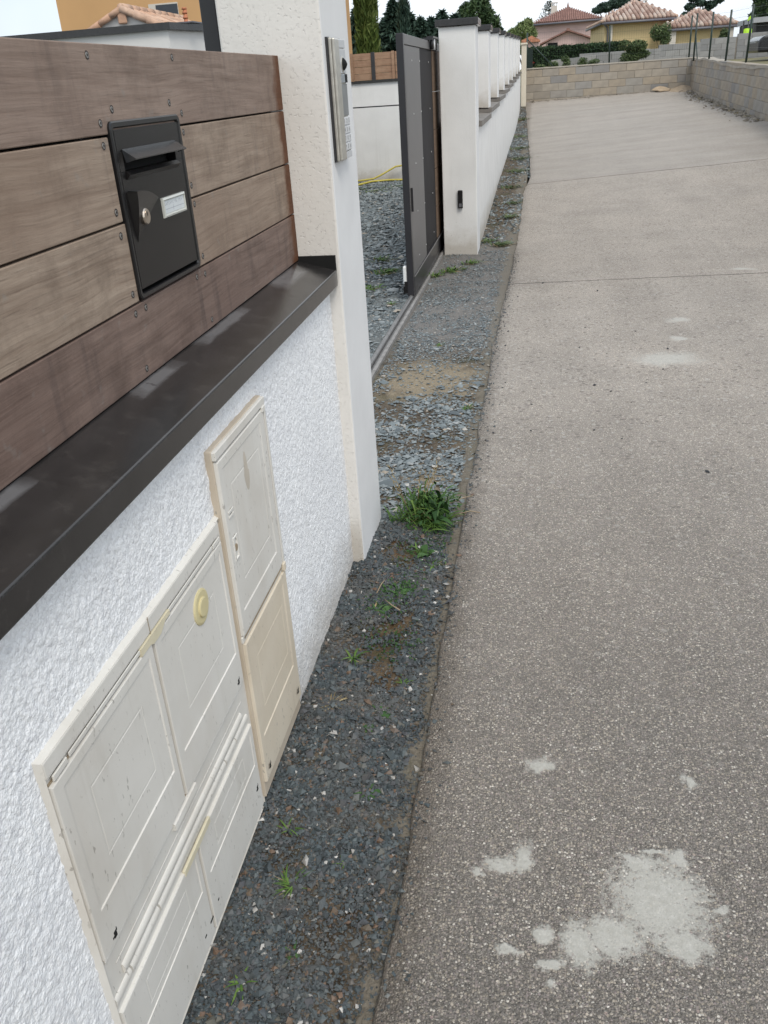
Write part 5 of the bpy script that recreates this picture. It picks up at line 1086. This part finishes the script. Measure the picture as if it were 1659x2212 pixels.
for (x_, y_, n_, l_, sp_, lb) in [(-.36, 9.55, 60, .13, .22, 'bright grass tuft at the asphalt edge beside the photocell pillar'), (-.52, 9.75, 40, .12, .2, 'grass tuft against the corner of the photocell pillar'), (-.76, 8.25, 45, .11, .25, 'low grass in front of the photocell pillar'), (-.62, 8.6, 30, .10, .2, 'small grass tuft below the photocell pillar'), (-.9, 8.0, 26, .09, .15, 'grass beside the gate track'),
        (-1.38, 8.25, 50, .13, .3, 'green and straw tuft inside the yard left of the gate'), (-1.55, 8.9, 40, .12, .3, 'straw coloured tuft in the yard'), (-1.42, 7.5, 26, .10, .2, 'small tuft in the yard nearest the track'), (-1.15, 6.9, 20, .08, .12, 'small green tuft hidden by the near pillar edge'), (-.33, 11.2, 45, .13, .2, 'first tuft along the far wall verge'), (-.30, 12.2, 40, .12, .25, 'second tuft along the far wall verge'),
        (-.38, 13.6, 50, .14, .3, 'third tuft along the far wall verge, by the joint'), (-.30, 15.4, 55, .16, .4, 'fourth tuft along the far wall verge'), (-.28, 17.2, 55, .16, .4, 'fifth tuft along the far wall verge'), (-.32, 19.2, 55, .16, .5, 'sixth tuft along the far wall verge'), (-.36, 22, 55, .17, .5, 'seventh tuft along the far wall verge'), (-.40, 26.5, 55, .2, .4, 'last tuft of the verge, near the end post'), (-.62, 5.6, 14, .06, .1, 'tiny tuft at the edge of the sandy patch'), (-.34, 4.3, 16, .06, .1, 'tiny tuft on the asphalt edge past the near pillar')]:
    weed(lb, x_, y_, n_, l_, .006, sp_, L6 if y_ > 9 else WG, 0, int(n_*.5), .8, 0, 'grass tufts along the wall and gate')
for i, (x_, y_) in enumerate([(-2.9, 15.0), (-2.6, 14.6), (-2.3, 15.2), (-3.2, 14.4)]):
    weed(['moss green tuft by the hose', 'low green tuft in front of the hose', 'green tuft near the open gate end', 'tuft at the left of the yard'][i], x_, y_, 50, .12, .01, .6, L6, 0, 20, .5, 0, 'grass tufts along the wall and gate')
for i in range(12):
    t = 1.0+i*.95+random.uniform(-.3, .3); off = random.uniform(.05, .16); x_ = RW0[0]+dd[0]*t+dd[1]*off; y_ = RW0[1]+dd[1]*t-dd[0]*off; z = float(gz(x_, y_))
    e = thing('weed', 'dry weed at the foot of the right block wall', 'weed', (x_, y_, z), 'dry weeds along the right block wall'); blades('dry_blades', (x_, y_, z), 22, .13, .012, .25, WY, e, .7); blades('leaf_tuft', (x_, y_, z), 10, .10, .012, .2, L6, e, .7)
# twigs and straw lying on the strip
TWIG = plain('dry_twig', (.30, .235, .16), .9, .2, 40)
for lb, pts in (('long dry twig right of the big weed clump', [(-.30, 3.03, .004), (-.24, 3.06, .008), (-.20, 3.05, .006)]), ('straw blade right of the big weed clump', [(-.33, 3.12, .01), (-.28, 3.17, .012), (-.24, 3.2, .008)]), ('curled dry twig near the pillar foot', [(-.515, 2.44, .0), (-.505, 2.48, .012), (-.50, 2.52, .004)]), ('thin dry twig on the brown soil patch', [(-.48, 2.40, .0), (-.45, 2.36, .006), (-.42, 2.34, .0)])):
    tag(tube('twig', pts, .0022, TWIG, None, 5), lb, 'twig', 'dry twigs on the gravel')
# low creeping growth mixed into the gravel below the pillar
n = 900; cx = np.array([-.43, -.40, -.36, -.47, -.42]); cy = np.array([2.52, 2.76, 2.92, 2.40, 2.15]); k = rng.integers(0, 5, n)
x = cx[k]+rng.normal(0, .045, n); y = cy[k]+rng.normal(0, .06, n); k2 = (x < -.29) & (x > -.60); x = x[k2]; y = y[k2]
gc = leaves('ground_cover', np.stack([x, y, bedz(x, y)+.006+.012*rng.random(len(x))], 1), .0052, WB, None, 1.2); tag(gc, 'low creeping green growth in the gravel below the near pillar', 'ground cover', kind='stuff')
